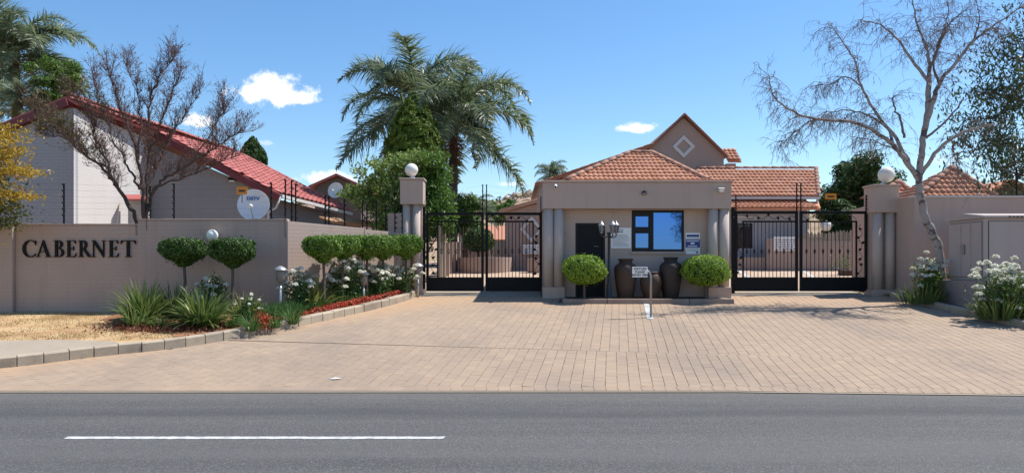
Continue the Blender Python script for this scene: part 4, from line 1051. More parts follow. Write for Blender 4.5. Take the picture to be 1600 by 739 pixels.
for k, (px, d, lab) in enumerate(((505, 16.4, 'nearest flat-topped topiary of the row by the sunlit wall'), (536, 17.1, 'second nearest flat-topped topiary of the row by the sunlit wall'), (574, 17.7, 'middle flat-topped topiary of the row by the sunlit wall'),
                                  (598, 18.3, 'second farthest flat-topped topiary of the row by the sunlit wall'), (634, 18.9, 'farthest flat-topped topiary of the row, beside the gate pillar'))):
    gz_ = VZ(0, d); zt2 = Z(369.5 - .3 * k, d); zb2 = Z(411 if k < 1 else 406, d)
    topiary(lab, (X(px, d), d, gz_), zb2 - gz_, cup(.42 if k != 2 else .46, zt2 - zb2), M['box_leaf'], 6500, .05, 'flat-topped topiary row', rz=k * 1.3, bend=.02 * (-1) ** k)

# ------------------------------------------------------------------ garden lamps
for px, d, ztp, lab in ((438, 15.7, 416, 'grey garden lamp at the wall corner'), (568, 17.5, 423, 'grey garden lamp under the middle of the topiary row'), (653, 19.15, 411, 'grey garden lamp at the foot of the left gate pillar')):
    gz_ = VZ(0, d); top = Z(ztp, d); t = thing('garden_lamp', lab, 'lamp', (X(px, d), d, gz_), 'garden bollard lamps')
    x = X(px, d)
    MB().lathe((x, d, gz_ - .05), [(.028, 0), (.028, top - gz_ - .30)], 12).build('post', M['lampcap'], t)
    MB().lathe((x, d, top - .355), [(.045, 0), (.06, .03), (.085, .05), (.098, .25), (.09, .265)], 14).build('head', M['lamphead'], t)
    MB().lathe((x, d, top - .09), [(.15, 0), (.148, .018), (.09, .065), (.05, .085), (.012, .10)], 18).build('cap', M['lampcap'], t)

# ------------------------------------------------------------------ bedding
def strap_clump(label, px, d, n, L, wid, mat, spread=1.0, lift=.0, seed=0):
    x, g = X(px, d), VZ(0, d); t = thing('strap_leaf_plant', label, 'plant', (x, d, g))
    a = rng.uniform(0, 6.283, n); r = np.sqrt(rng.uniform(0, 1, n)) * .16
    base = np.stack([x + r * np.cos(a), d + r * np.sin(a), np.full(n, g + .0) + rng.uniform(0, .05, n)], 1)
    el = rng.uniform(.45, 1.5, n)
    a2 = a + rng.normal(0, .6, n)
    dirs = np.stack([np.cos(el) * np.cos(a2) * spread, np.cos(el) * np.sin(a2) * spread, np.sin(el)], 1)
    v, f = blade_arrays(base, dirs, L, wid, 1.5, 6)
    v[:, 2] = np.maximum(v[:, 2], g + .012)
    mesh_np('leaves', v, f, mat, t, 'stuff', smooth=True)
    m = MB()
    for k in range(5): m.tube([(x + rng.normal(0, .05), d + rng.normal(0, .05), g - .03), (x + rng.normal(0, .06), d + rng.normal(0, .06), g + .14)], [.03, .02], 6)
    m.build('crown_base', M['bark'], t)
strap_clump('broad strap-leaved clump nearest the letter T of the name', 226, 14.9, 260, .85, .032, M['strap'])
strap_clump('low strap-leaved offshoot at the front of the left clump', 214, 14.3, 60, .55, .034, M['strap'], 1.2)
strap_clump('wide strap-leaved clump standing under the two bowl topiaries', 318, 14.2, 300, .80, .032, M['strap'], 1.15)
strap_clump('dark strap-leaved clump behind, between the two front clumps', 272, 15.6, 160, .75, .032, M['strap'])
strap_clump('variegated yellow strap-leaved clump below the first row topiary', 488, 16.5, 140, .80, .04, M['strapy'], .7)
strap_clump('strap-leaved clump to the right of the dark bowl topiary stem', 383, 14.9, 120, .6, .03, M['strapy'], 1.1)

def rose(label, px, d, h, r, nf, seed, flowers=None, name='rose_bush', leafmat='rose_leaf', zoff=None, fl=.115, density=1.0, tight=.7):
    x, g = X(px, d), (VZ(0, d) if zoff is None else zoff); t = thing(name, label, 'bush', (x, d, g), 'white flowering rose bushes')
    st = MB(); lp_ = []; tips = []
    rr = np.random.default_rng(seed)
    for k in range(max(6, int(14 * r / .35))):
        a = rr.uniform(0, 6.283); q = r * math.sqrt(rr.uniform(.05, 1)); hh = h * rr.uniform(.6, 1.0) * (1 - .25 * (q / r) ** 2)
        top = np.array([x + q * math.cos(a), d + q * math.sin(a), g + hh]); bot = np.array([x + .25 * q * math.cos(a), d + .25 * q * math.sin(a), g - .03])
        mid = (top + bot) / 2 + rr.normal(0, .04, 3)
        st.tube([bot, mid, top], [.011, .008, .005], 5); tips.append(top)
        for s in np.linspace(.2, 1, 9):
            p = bot + (top - bot) * s
            lp_.append(p + rr.normal(0, .10 * max(.5, r / .4), (int(15 * density), 3)) * np.array([1, 1, .8]))
    st.build('stems', M['stem'], t)
    pts = np.concatenate(lp_); pts = pts[pts[:, 2] > g + .02]
    leaves('foliage', pts, .058, M[leafmat], t, np.array([0, 0, .3]), 1.0, .62, .25)
    tips = sorted(tips, key=lambda p: -p[2])
    for k in range(int(nf * (1.9 if px < 700 else 1.4))):
        p = tips[k % len(tips)] + rr.normal(0, tight * .22 * max(.6, r / .4), 3) * np.array([1, 1, .7]) + np.array([0, -.02, .03])
        d_ = sphere_pts(26); d_[:, 2] = np.abs(d_[:, 2]) * .8 - .15
        v, f = leaf_arrays(p + d_ * fl * .42, fl * .62, unit(d_ + np.array([0, 0, .6])), .5, .85, .3, normal=d_ + np.array([.3, 0, .9]))
        mesh_np('flower', v, f, M['petal'], t)
    return t
rose('rose bush with a few white blooms between the bowl topiaries', 336, 15.7, .95, .30, 7, 1)
rose('low rose bush with small white blooms right of the bowl topiary', 392, 14.7, .58, .20, 6, 2, fl=.06)
rose('white rose bush beside the garden lamp at the wall corner', 462, 16.05, .95, .26, 12, 3)
rose('tall white rose bush between the first two row topiaries', 542, 17.35, 1.1, .42, 34, 4)
rose('white rose bush under the middle row topiary', 588, 18.2, .95, .34, 20, 5)
rose('leafy white rose bush close to the left gate pillar', 622, 18.9, .95, .36, 20, 6)
# right bed
zr = lambda d: VZ(0, d)
rose('white flowering bush at the foot of the bare pale tree', 1452, 18.0, 1.05, .36, 26, 7, zoff=zr(18.0), fl=.12, leafmat='green_leaf')
rose('large white flowering bush in front of the utility cabinet', 1582, 15.35, 1.08, .60, 66, 8, zoff=zr(15.3), fl=.12, leafmat='rose_leaf', density=1.2)
def right_clump(label, px, d, n, L):
    x, g = X(px, d), zr(d); t = thing('strap_leaf_plant', label, 'plant', (x, d, g))
    a = rng.uniform(0, 6.283, n); r = np.sqrt(rng.uniform(0, 1, n)) * .42
    base = np.stack([x + r * np.cos(a), d + r * np.sin(a) * .8, np.full(n, g)], 1); el = rng.uniform(.7, 1.5, n)
    v, f = blade_arrays(base, np.stack([np.cos(el) * np.cos(a), np.cos(el) * np.sin(a), np.sin(el)], 1), L, .026, 1.1, 5)
    v[:, 2] = np.maximum(v[:, 2], g + .012)
    mesh_np('leaves', v, f, M['strap'], t, 'stuff', smooth=True)
right_clump('spiky green strap-leaved plants below the large white bush', 1566, 15.3, 300, .6)
right_clump('green leafy clump before the white bush by the bare tree', 1440, 17.7, 160, .5)

# red bedding along the kerb, green edging behind it, rusty dry leaves, dry lawn
def along(x_from, off0, off1, n, zmax):
    pl = [p for p in KLs if p.x > x_from]; L = [0]
    for a, b in zip(pl, pl[1:]): L.append(L[-1] + (b - a).length)
    s = rng.uniform(0, L[-1], n); xs = np.interp(s, L, [p.x for p in pl]); ys = np.interp(s, L, [p.y for p in pl])
    dx = np.interp(s + .05, L, [p.x for p in pl]) - np.interp(s - .05, L, [p.x for p in pl]); dy = np.interp(s + .05, L, [p.y for p in pl]) - np.interp(s - .05, L, [p.y for p in pl])
    q = np.hypot(dx, dy); o = rng.uniform(off0, off1, n); patch = .5 + .5 * np.sin(s * 2.1 + 2.5 * np.sin(s * .9)); 
    x = xs - dy / q * o; y = ys + dx / q * o
    return x, y, s / L[-1], patch
x, y, s, patch = along(-4.9, .17, .46, 15000, .1)
k = (rng.uniform(0, 1, len(x)) < np.clip((s - .08) * 4.0, 0, 1)) & (rng.uniform(0, 1, len(x)) < .10 + .36 * patch)
pts = np.stack([x, y, [VZ(0, q) for q in y] + rng.uniform(0, .23, len(x)) * (.45 + .55 * patch)], 1)[k]
tag(leaves('red_bedding', pts, .065, M['redplant'], None, np.array([0, 0, .7]), .8, .45, normal=np.tile([.5, -.5, .8], (len(pts), 1))), 'strip of low red bedding plants just behind the kerb', 'ground cover', kind='stuff')
x, y, s, patch = along(-4.75, .44, .95, 9000, .1)
base = np.stack([x, y, [VZ(0, q) for q in y]], 1); k = rng.uniform(0, 1, len(x)) < .25 + .6 * np.abs(np.sin(s * 23)) + .3 * (s > .5)
base = base[k]; a = rng.uniform(0, 6.283, len(base)); el = rng.uniform(.6, 1.45, len(base))
v, f = blade_arrays(base, np.stack([np.cos(el) * np.cos(a), np.cos(el) * np.sin(a), np.sin(el)], 1), .40, .014, 1.3, 3)
tag(mesh_np('edging_grass', v, f, M['mondo'], None, 'stuff'), 'dark green grassy edging plants behind the red bedding', 'ground cover')
def tuft(label, px, d, L, n=90, mat='mondo'):
    x, g = X(px, d), VZ(0, d); t = thing('grass_tuft', label, 'plant', (x, d, g), 'small green tufts in the bed')
    a = rng.uniform(0, 6.283, n); r = np.sqrt(rng.uniform(0, 1, n)) * .10; el = rng.uniform(.6, 1.5, n)
    v, f = blade_arrays(np.stack([x + r * np.cos(a), d + r * np.sin(a), np.full(n, g)], 1), np.stack([np.cos(el) * np.cos(a), np.cos(el) * np.sin(a), np.sin(el)], 1), L, .014, 1.3, 4)
    mesh_np('leaves', v, f, M[mat], t, 'stuff')
tuft('small green tuft by the kerb left of the red plant', 393, 13.85, .36, 120)
tuft('small green tuft right of the single red plant', 428, 14.25, .30)
tuft('green tuft in front of the corner garden lamp', 456, 14.75, .38, 120)
tuft('small pale tuft between the strap-leaved clumps', 250, 14.15, .26, 70)
tuft('small green tuft at the foot of the right bowl topiary', 366, 14.3, .28, 80)
t = thing('bedding_plant', 'single upright red plant at the left end of the bed', 'plant', (X(409, 14.1), 14.1, VZ(0, 14.1)))
leaves('foliage', np.array([X(409, 14.1), 14.1, VZ(0, 14.1) + .14]) + rng.normal(0, 1, (420, 3)) * (.075, .075, .08), .055, M['redplant'], t, np.array([0, 0, .8]), .8, .45)
n = 5200
pts = np.stack([rng.normal(X(272, 14.5), .55, n), rng.normal(14.35, .35, n), np.zeros(n)], 1); pts[:, 2] = [VZ(0, q) for q in pts[:, 1]] + np.abs(rng.normal(0, .035, n)) + .015
tag(leaves('leaf_litter', pts, .05, M['drystuff'], None, np.array([0, 0, .1]), 1, .55), 'rust coloured dry leaf litter under the strap-leaved clumps', 'leaf litter', kind='stuff')
def lawn():
    n = 20000
    x = rng.uniform(-13.5, -5.6, n); y = rng.uniform(12.6, 16.55, n)
    dens = .5 + .35 * np.sin(x * 1.3 + 1) * np.sin(y * 2.1 + x * .6) + .25 * np.sin(x * 3.7 - y * 2.9)
    dens += np.clip((13.7 - y) * .5, -.3, .4) + np.clip((-8.2 - x) * .25, -.5, .25)
    k = (rng.uniform(0, 1, n) < dens) & np.array([not inside(bed, a, b) for a, b in zip(x, y)]) & np.array([inside(vleft_poly, a, b) for a, b in zip(x, y)])
    x, y = x[k], y[k]; n = len(x); a = rng.uniform(0, 6.283, n); el = rng.uniform(.3, 1.4, n)
    base = np.stack([x, y, [VZ(0, q) - .005 for q in y]], 1)
    v, f = blade_arrays(base, np.stack([np.cos(el) * np.cos(a), np.cos(el) * np.sin(a), np.sin(el)], 1), .045, .009, 1.2, 2)
    tag(mesh_np('dry_lawn', v, f, M['grass'], None, 'stuff'), 'patchy straw and green lawn on the sandy verge', 'grass')
vleft_poly = [(-60, 12.75), (-9, 12.8), (-7.9, 12.95), (-6.9, 12.85), (-6.3, 13.0), (-5.8, 13.3), (-5.0, 14.4), (-5.0, 16.55), (-60, 16.55)]
lawn()
# ------------------------------------------------------------------ houses
def wallquad(name, pts, mat, parent, th=.2, inward=V3(0, 1, 0)):
    return MB().prism(pts, inward * th).build(name, mat, parent)
# --- left house: near wing, long red roof falling to the right
d1, d2, d3 = 19.5, 23.8, 28.6
lh = thing('brick_house', 'grey brick house with red tiled roof behind the name wall', 'house', (-9, d1, G(d1)))
rz_ = Z(152, d1)                                   # ridge height
rA, rB, rC = V3(X(107, d1), d1, rz_), V3(X(236, d2), d2, rz_ - .02), V3(X(366, d3), d3, rz_ - .05)
g1 = G(d1) - .2
# front wall of the near wing (faces the road), its top follows the left verge
lx0 = X(-160, d1); pitch = math.tan(math.radians(22.5))
topz = lambda x: rz_ - .28 - (rA.x - x) * pitch
xw = X(115, d1)
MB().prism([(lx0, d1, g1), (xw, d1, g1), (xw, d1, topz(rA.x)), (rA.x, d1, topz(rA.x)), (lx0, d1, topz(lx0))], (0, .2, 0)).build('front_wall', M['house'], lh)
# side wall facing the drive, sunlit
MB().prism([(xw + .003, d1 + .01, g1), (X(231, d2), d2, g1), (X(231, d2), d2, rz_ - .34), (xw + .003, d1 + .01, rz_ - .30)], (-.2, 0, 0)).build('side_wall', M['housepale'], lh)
# main gable wall further back
eA = V3(X(438, d2), d2, Z(303, d2)); eB = V3(X(547, d3), d3, Z(331, d3))
MB().prism([(X(225, d2), d2 + .1, g1), (X(420, d2), d2 + .1, g1), (X(420, d2), d2 + .1, eA.z + .0), (X(225, d2), d2 + .1, rz_ - .42)], (0, .2, 0)).build('gable_wall', M['houseshade'], lh)
MB().prism([(X(420, d2) + .001, d2 + .12, g1), (X(528, d3), d3, g1), (X(528, d3), d3, eB.z - .1), (X(420, d2) + .001, d2 + .12, eA.z - .1)], (-.2, 0, 0)).build('side_wall', M['houseshade'], lh)
# small lean-to roof tip by the bare tree
MB().prism([at(196, 304, 22.0), at(232, 304, 22.0), at(232, 311, 21.6), at(196, 311, 21.6)], (0, 0, -.05)).build('canopy_slab', M['redtile'], lh)
MB().box(X(200, 22.0), X(231, 22.0), 22.0, 22.1, g1, Z(309, 22.0)).build('canopy_wall', M['house'], lh)
# roof planes
rt_ = MB().add([rB + V3(0, -.12, 0), rC, eB, eA + V3(0, -.12, 0)], [(0, 1, 2, 3)])
N_ = (rC - rB).cross(eA - rB).normalized()
if N_.z < 0: N_ = -N_
def slab_roof(pts, th, name, mat):
    nrm = (pts[1] - pts[0]).cross(pts[2] - pts[0]).normalized()
    if nrm.z < 0: nrm = -nrm
    return MB().prism([p - nrm * th for p in pts], nrm * th).build(name, mat, lh)
ro = slab_roof([rB + V3(0, -.12, 0), rC, eB, eA + V3(0, -.12, 0)], .10, 'roof', M['redtile'])
lo_ = V3(lx0 - .3, d1 - .1, rz_ - (rA.x - lx0 + .3) * pitch); lf_ = V3(lo_.x + (rC.x - rA.x), d3, lo_.z)
ro2 = slab_roof([rA + V3(0, -.12, 0), rC, lf_, lo_], .10, 'roof', M['redtile'])
# maroon barge boards
MB().bar(rA + V3(.06, -.16, -.16), lo_ + V3(0, -.06, -.16), .05, .20).build('barge_board', M['redboard'], lh)
MB().bar(rA + V3(.10, -.1, -.17), rB + V3(.06, -.1, -.17), .05, .20).build('barge_board', M['redboard'], lh)
MB().bar(rB + V3(.05, -.16, -.17), eA + V3(0, -.16, -.16), .05, .19).build('barge_board', M['redboard'], lh)
# near wing has only a narrow strip of roof right of the ridge
strip_r = slab_roof([rA + V3(0, -.12, .0), rB + V3(0, -.12, 0), rB + V3(.30, -.12, -.16), rA + V3(.30, -.12, -.16)], .08, 'roof', M['redtile'])
Uu = (eB - eA).normalized(); Vup = (rB - eA); Vup = (Vup - Uu * Vup.dot(Uu)); sl_ = Vup.length; Vup.normalize()
O_ = eA + V3(0, -.14, 0)
def to2(p): q = p - O_; return (q.dot(Uu), q.dot(Vup))
poly = [to2(p) for p in (eA + V3(0, -.15, 0), eB, rC, rB + V3(0, -.15, 0))]
tiled(ro, O_, Uu, Vup, poly, .30, .32, M['redtile'], 300)
Us = (rB - rA).normalized(); Vs = (V3(-.30, 0, .16)); Vs = (Vs - Us * Vs.dot(Us)).normalized()
tiled(strip_r, rA + V3(.30, -.12, -.16), Us, Vs, [(0, 0), ((rB - rA).length, 0), ((rB - rA).length, .33), (0, .33)], .30, .32, M['redtile'], 60)
caps(ro, rA + V3(0, -.1, .03), rC + V3(0, 0, .03), .12, M['redtile'], .40)
caps(ro, eB + V3(0, .03, .05), rC + V3(0, .03, .05), .09, M['redtile'], .40)
# gutter and downpipe, eave soffit, flood lamp
MB().bar(eA + V3(.05, -.1, -.08), eB + V3(.05, 0, -.08), .11, .10).build('gutter', M['trim'], lh)
dn = V3(X(420, d2), d2 - .05, 0)
MB().tube([eA + V3(.04, -.1, -.1), eA + V3(-.1, -.1, -.45), V3(dn.x, dn.y, eA.z - .6), V3(dn.x, dn.y, g1)], .035, 8).build('downpipe', M['trim'], lh)
fl_ = MB().box(X(358, d2), X(368, d2), d2 - .1, d2 + .1, Z(282, d2), Z(278, d2)).build('eave_lamp', M['black'], lh)
MB().box(X(359, d2), X(367, d2), d2 - .08, d2 + .08, Z(284, d2), Z(282.3, d2)).build('lens', M['white'], fl_)
# low brown carport roof behind the return wall
cp_ = thing('carport', 'low brown carport roof behind the return wall', 'carport', (X(545, 24), 24, G(24)))
MB().prism([at(498, 338, 22.2), at(600, 346, 24.5), at(602, 355, 24.5), at(520, 346, 22.2)], (0, .1, -.06)).build('roof', m_plain('rusty_sheet', (.36, .20, .10), .7), cp_)
for px, d in ((520, 22.3), (598, 24.4)):
    MB().box(X(px, d), X(px, d) + .1, d + .15, d + .25, G(d) - .1, Z(352, d)).build('post', M['house'], cp_)

# satellite dishes
def dish(label, c, r, aim, txt, pole_to):
    t = thing('satellite_dish', label, 'satellite dish', c); aim = Vector(aim).normalized()
    pr_ = [(max(.002, r * k / 10), .22 * r * (k / 10) ** 2) for k in range(11)]
    MB().lathe((0, 0, 0), pr_ + [(r * 1.015, .22 * r), (r * 1.015, .22 * r - .012), (r * .5, .05 * r - .012), (.002, -.012)], 40, axis=aim).build('reflector', M['dish'], t, world=False)
    q = aim.to_track_quat('Z', 'Y').to_matrix()
    foc = aim * r * .95 + V3(0, 0, -r * .22)
    MB().tube([V3(0, -.02, -r * .95) + aim * .2 * r, foc], .012 * r / .45, 6).build('feed_arm', M['metal'], t, world=False)
    MB().lathe(foc, [(.03, -.03), (.05, 0), (.05, .05), (.03, .09)], 12, axis=-aim).build('feed_horn', M['white'], t, world=False)
    MB().tube([-aim * .01, -aim * .12, V3(*pole_to)], .03, 8).build('mount', M['metal'], t, world=False)
    if txt:
        o = textmesh('lettering', txt, r * .29, M['dishblue'], t, Vector(c) + aim * (.075 * r + .012) + V3(0, 0, r * .40), bold=.004, xscale=1.15)
        o.rotation_euler = (math.pi / 2 + .02, 0, math.atan2(aim.x, -aim.y))
        o.location = aim * (.22 * r * .2 + .014) + V3(-.02, 0, r * .42)
    return t
dish('large satellite dish with DSTV lettering behind the front wall corner', at(397, 321, 18.6), .385, (.10, -1, .12), 'DSTV', (-.02, .45, -1.3))
dish('smaller satellite dish on the far gabled house', at(525, 298, 37.5), .40, (-.25, -1, .2), '', (0, .9, -.1))
def warn(label, px, py, d, w, h):
    t = thing('warning_sign', label, 'sign', at(px, py, d), 'orange fence warning signs')
    MB().box(-w / 2, w / 2, -.004, .004, -h / 2, h / 2).build('plate', M['orange'], t, world=False)
    for k, (a, b, z) in enumerate(((-.32, .3, .06), (-.25, .28, -.08))):
        MB().add([(w * a, -.006, h * (z - .09)), (w * b, -.006, h * (z - .09)), (w * b, -.006, h * (z + .05)), (w * a, -.006, h * (z + .05))], [(0, 1, 2, 3)]).build('print_line', M['signk'], t, world=False)
    MB().bar((0, .01, h / 2), (0, .01, -h * 1.6), .012).build('bracket', M['black'], t, world=False)
warn('small orange warning sign above the large satellite dish', 378, 298, 16.5, .24, .165)
warn('small orange warning sign above the right gate fence wires', 1298, 307, GY - .08, .30, .16)

# --- far gabled house between the roof and the trees
def gable_house(label, pts_front, d, depth, wall, roofmat, over=.3, name='gabled_house', th=.12):
    """front polygon: left eave, apex, right eave in photo bearing at distance d"""
    t = thing(name, label, 'house', (X((pts_front[0][0] + pts_front[2][0]) / 2, d), d, G(d)))
    L, A, R = [at(px, py, d) for px, py in pts_front]
    g0 = G(d) - .3
    MB().prism([(L.x, d, g0), (R.x, d, g0), (R.x, d, R.z), (A.x, d, A.z - .05), (L.x, d, L.z)], (0, depth, 0)).build('wall', wall, t)
    for (a, b) in ((A, L), (A, R)):
        e = b + (b - a).normalized() * over; y0_ = V3(0, -.25, 0); n = V3(0, 0, th)
        r_ = MB().prism([a + y0_, e + y0_, e + V3(0, depth, 0), a + V3(0, depth, 0)], n).build('roof', roofmat, t)
    return t, L, A, R
gable_house('dark gabled house with red roof edge far behind the return wall', [(492, 291), (527, 275.5), (564, 292)], 38.5, 9, M['darkgable'], M['redtile'])

# --- house behind the gatehouse
hd = 30.0
bh, L_, A_, R_ = gable_house('tall taupe gabled house behind the gatehouse with diamond plaque', [(1012, 236), (1068, 182), (1131, 244)], hd, 9, M['house2'], M['verge'], .12, 'tall_house', .09)
for (a, b) in ((A_, L_), (A_, R_)):                           # tile verge along the gable
    e = b + (b - a).normalized() * .12
    caps(bh, e + V3(0, -.20, .065), a + V3(0, -.20, .065), .05, M['tile'], .36)
# diamond plaque
c = at(1068, 229.5, hd); w = .46
def ring(k): return [(c.x, hd, c.z + w * k), (c.x + w * k, hd, c.z), (c.x, hd, c.z - w * k), (c.x - w * k, hd, c.z)]
o_, i_ = ring(1.0), ring(.62)
m = MB(); m.add([V3(*p) + V3(0, -.06, 0) for p in o_] + [V3(*p) + V3(0, -.06, 0) for p in i_] + [V3(*p) for p in o_] + [V3(*p) for p in i_],
                [(k, (k + 1) % 4, (k + 1) % 4 + 4, k + 4) for k in range(4)] + [(k, (k + 1) % 4, (k + 1) % 4 + 8, k + 8) for k in range(4)] + [(k + 4, (k + 1) % 4 + 4, (k + 1) % 4 + 12, k + 12) for k in range(4)])
m.build('diamond_moulding', M['trim'], bh)
MB().add([V3(*p) + V3(0, -.02, 0) for p in ring(.60)], [(0, 1, 2, 3)]).build('diamond_panel', M['house2'], bh)
# low roof falling to the left behind the gatehouse
la, lb = at(1020, 229, 27.5), at(836, 291.5, 27.5)
lr_ = MB().prism([la, lb, lb + V3(0, 6, 0), la + V3(0, 6, 0)], (0, 0, .12)).build('roof', M['verge'], bh)
caps(lr_, lb + V3(0, .0, .10), la + V3(0, .0, .10), .05, M['tile'], .36)
MB().prism([(lb.x + .25, 27.7, G(27) - .2), (la.x, 27.7, G(27) - .2), (la.x, 27.7, la.z - .05), (lb.x + .25, 27.7, lb.z + .02)], (0, .2, 0)).build('wing_wall', M['house2'], bh)
# small roof fragment right of the gable
ra, rb_ = at(1129, 234, 33), at(1147, 234, 33)
dr1 = MB().prism([ra, rb_, rb_ + V3(.05, -.9, -.62), ra + V3(0, -.9, -.62)], (0, .03, -.08)).build('roof', M['tile'], bh)
Vd = V3(0, .9, .62)
tiled(dr1, ra + V3(0, -.9, -.60), (1, 0, 0), Vd, [(0, 0), ((rb_ - ra).x + .05, 0), ((rb_ - ra).x, 1.09), (0, 1.09)], .18, .27, M['tile'], 40)
MB().box(ra.x, rb_.x - .1, 33 - .6, 33 + 2, G(33), ra.z - .70).build('dormer_wall', M['house2'], bh)

# --- lower annexe with the wide tiled roof
ad = 27.2
an = thing('annexe', 'low annexe with wide terracotta roof behind the right gate', 'house', (X(1195, ad), ad, G(ad)))
a0, a1 = at(1112, 307, ad), at(1281, 307, ad); zr_ = Z(264.5, ad + 2.4); b0, b1 = V3(a0.x + .05, ad + 2.4, zr_), V3(X(1277, ad + 2.4), ad + 2.4, zr_)
ar = MB().prism([a0, a1, b1, b0], (0, .03, -.10)).build('roof', M['tile'], an)
Va = b0 - a0; Va.x = 0
sl2 = Va.length
tiled(ar, a0 + V3(0, 0, .0), (1, 0, 0), Va, [(0, 0), (a1.x - a0.x, 0), (b1.x - a0.x, sl2), (0, sl2)], .164, .29, M['tile'], 300)
caps(ar, b0 + V3(0, 0, .04), b1 + V3(0, 0, .04), .10, M['tilecap'], .36)
caps(ar, a1 + V3(-.05, 0, .05), b1 + V3(-.05, 0, .05), .08, M['tilecap'], .36)
MB().box(a0.x, a1.x - .35, ad + .35, ad + 4, Z(330, ad), a0.z - .03).build('upper_wall', M['cream'], an)
MB().bar(a0 + V3(0, -.02, -.06), a1 + V3(0, -.02, -.06), .09, .09).build('gutter', M['trim'], an)
MB().tube([a1 + V3(-.1, -.02, -.08), a1 + V3(-.1, 0, -.25), a1 + V3(-.3, .25, -.45), a1 + V3(-.3, .3, -1.2)], .03, 8).build('downpipe', M['trim'], an)
l0, l1 = at(1143, 325, ad - .8), at(1282, 325, ad - .8); m0, m1 = at(1143, 315, ad + .3), at(1279, 315, ad + .3)
ar2 = MB().prism([l0, l1, m1, m0], (0, .02, -.08)).build('roof', M['tile'], an)
Vl = m0 - l0; Vl.x = 0
tiled(ar2, l0, (1, 0, 0), Vl, [(0, 0), (l1.x - l0.x, 0), (l1.x - l0.x - .05, Vl.length), (0, Vl.length)], .164, .29, M['tile'], 200)
wa0, wa1 = X(1138, ad - .3), X(1262, ad - .3); zw = Z(326, ad - .5)
hx0, hx1, hz0, hz1 = X(1151, ad - .3), X(1176, ad - .3), Z(388, ad - .3), Z(349, ad - .3)
wall_with_holes(wa0, wa1, G(ad) - .2, zw, ad - .3, .2, [(hx0, hx1, hz0, hz1)], 'lower_wall', M['house'], an)
wd = MB().box(hx0 + .002, hx0 + .05, ad - .27, ad - .2, hz0 + .002, hz1 - .002).build('window', M['frame'], an)
for a, b, cc, dd in ((hx1 - .05, hx1 - .002, hz0 + .002, hz1 - .002), (hx0 + .051, hx1 - .051, hz1 - .05, hz1 - .003), (hx0 + .051, hx1 - .051, hz0 + .003, hz0 + .05), ((hx0 + hx1) / 2 - .02, (hx0 + hx1) / 2 + .02, hz0 + .051, hz1 - .051)):
    MB().box(a, b, ad - .268, ad - .202, cc, dd).build('frame', M['frame'], wd)
MB().box(hx0 + .051, hx1 - .051, ad - .23, ad - .225, hz0 + .051, hz1 - .051).build('pane', M['dglass'], wd)
MB().box(X(1146, ad - .35), X(1182, ad - .35), ad - .36, ad - .302, Z(340, ad - .35), Z(338, ad - .35)).build('lintel', M['trim'], an)

# --- yard wall with spiked palings behind the right gate
yd = 27.0
yw = thing('yard_wall', 'brown yard wall topped by pale palings behind the right gate', 'wall', (X(1270, yd), yd - 1, G(yd)))
MB().box(X(1199, 26.0), X(1262, 26.0), 26.0, 26.15, G(26) - .2, Z(373, 26.0)).build('wall_panel', M['house2'], yw, bevel=.006)
MB().box(X(1262, 26.0) + .004, X(1333, 26.0), 26.02, 26.17, G(26) - .2, Z(376, 26.0)).build('wall_panel', M['house2'], yw, bevel=.006)
MB().box(X(1140, 26.2), X(1199, 26.2), 26.2, 26.35, G(26) - .2, Z(402, 26.2)).build('wall_panel', M['house2'], yw, bevel=.006)
for k in range(14):
    x = X(1256 + k * 5.6, 26.1); zz = Z(364 - (2 if k % 3 else 0) - (3 if k > 8 else 0), 26.1)
    MB().prism([(x - .05, 26.04, Z(377, 26.1)), (x + .05, 26.04, Z(377, 26.1)), (x + .05, 26.04, zz - .08), (x, 26.04, zz), (x - .05, 26.04, zz - .08)], (0, .04, 0)).build('paling', M['concrete'], yw)
MB().box(X(1255, 26.1), X(1334, 26.1), 26.09, 26.12, Z(374, 26.1), Z(371, 26.1)).build('rail', M['concrete'], yw)
t = board('notice_board', 'white notice seen through the left leaf of the right gate', X(1209, 26.0), X(1243, 26.0), Z(392, 26.0), Z(370, 26.0), 26.0)
rr = random.Random(8)
for k in range(5):
    x = X(1211, 26); zz = Z(374 + 3.6 * k, 26)
    while x < X(1240, 26):
        q = rr.uniform(.03, .13); strip(t, x, min(x + q, X(1241.5, 26)), zz - .04, zz, 26 - .0225, M['signt']); x += q + .03
t = thing('globe_lamp', 'white globe lamp on a pier in the yard behind the right gate', 'lamp', at(1291, 362, 26.3))
MB().sphere(at(1291, 353, 26.3), .19, 20, 12).build('globe', M['globe'], t)
MB().lathe((X(1291, 26.3), 26.3, G(26)), [(.045, 0), (.04, Z(361, 26.3) - G(26))], 10).build('post', M['black'], t)
# grey side wall at the right of the yard, sloping top
sw = thing('yard_wall', 'grey side wall with sloping top behind the right gate pillar', 'wall', (X(1350, 21.5), 21.5, G(21)))
MB().prism([(X(1331, 22.5), 22.5, G(21)), (X(1368, 21.0), 21.0, G(21)), (X(1368, 21.0), 21.0, Z(318, 21)), (X(1331, 22.5), 22.5, Z(328, 22.5))], (.1, .2, 0)).build('wall_panel', M['plaster'], sw)
t = thing('shrub', 'small thin flowering shrub in the yard behind the right gate', 'shrub', (X(1322, 24.5), 24.5, G(24.5)))
leaves('foliage', np.array([X(1322, 24.5), 24.5, G(24.5) + .45]) + rng.normal(0, 1, (260, 3)) * (.28, .2, .22), .07, M['rose_leaf'], t)
MB().tube([(X(1322, 24.5), 24.5, G(24.5)), (X(1322, 24.5), 24.5, G(24.5) + .5)], .015, 5).build('stem', M['stem'], t)
MB().box(X(1313, 24.5), X(1331, 24.5), 24.3, 24.7, G(24.3) - .05, G(24.5) + .18).build('pot', M['vase2'], t, bevel=.02)

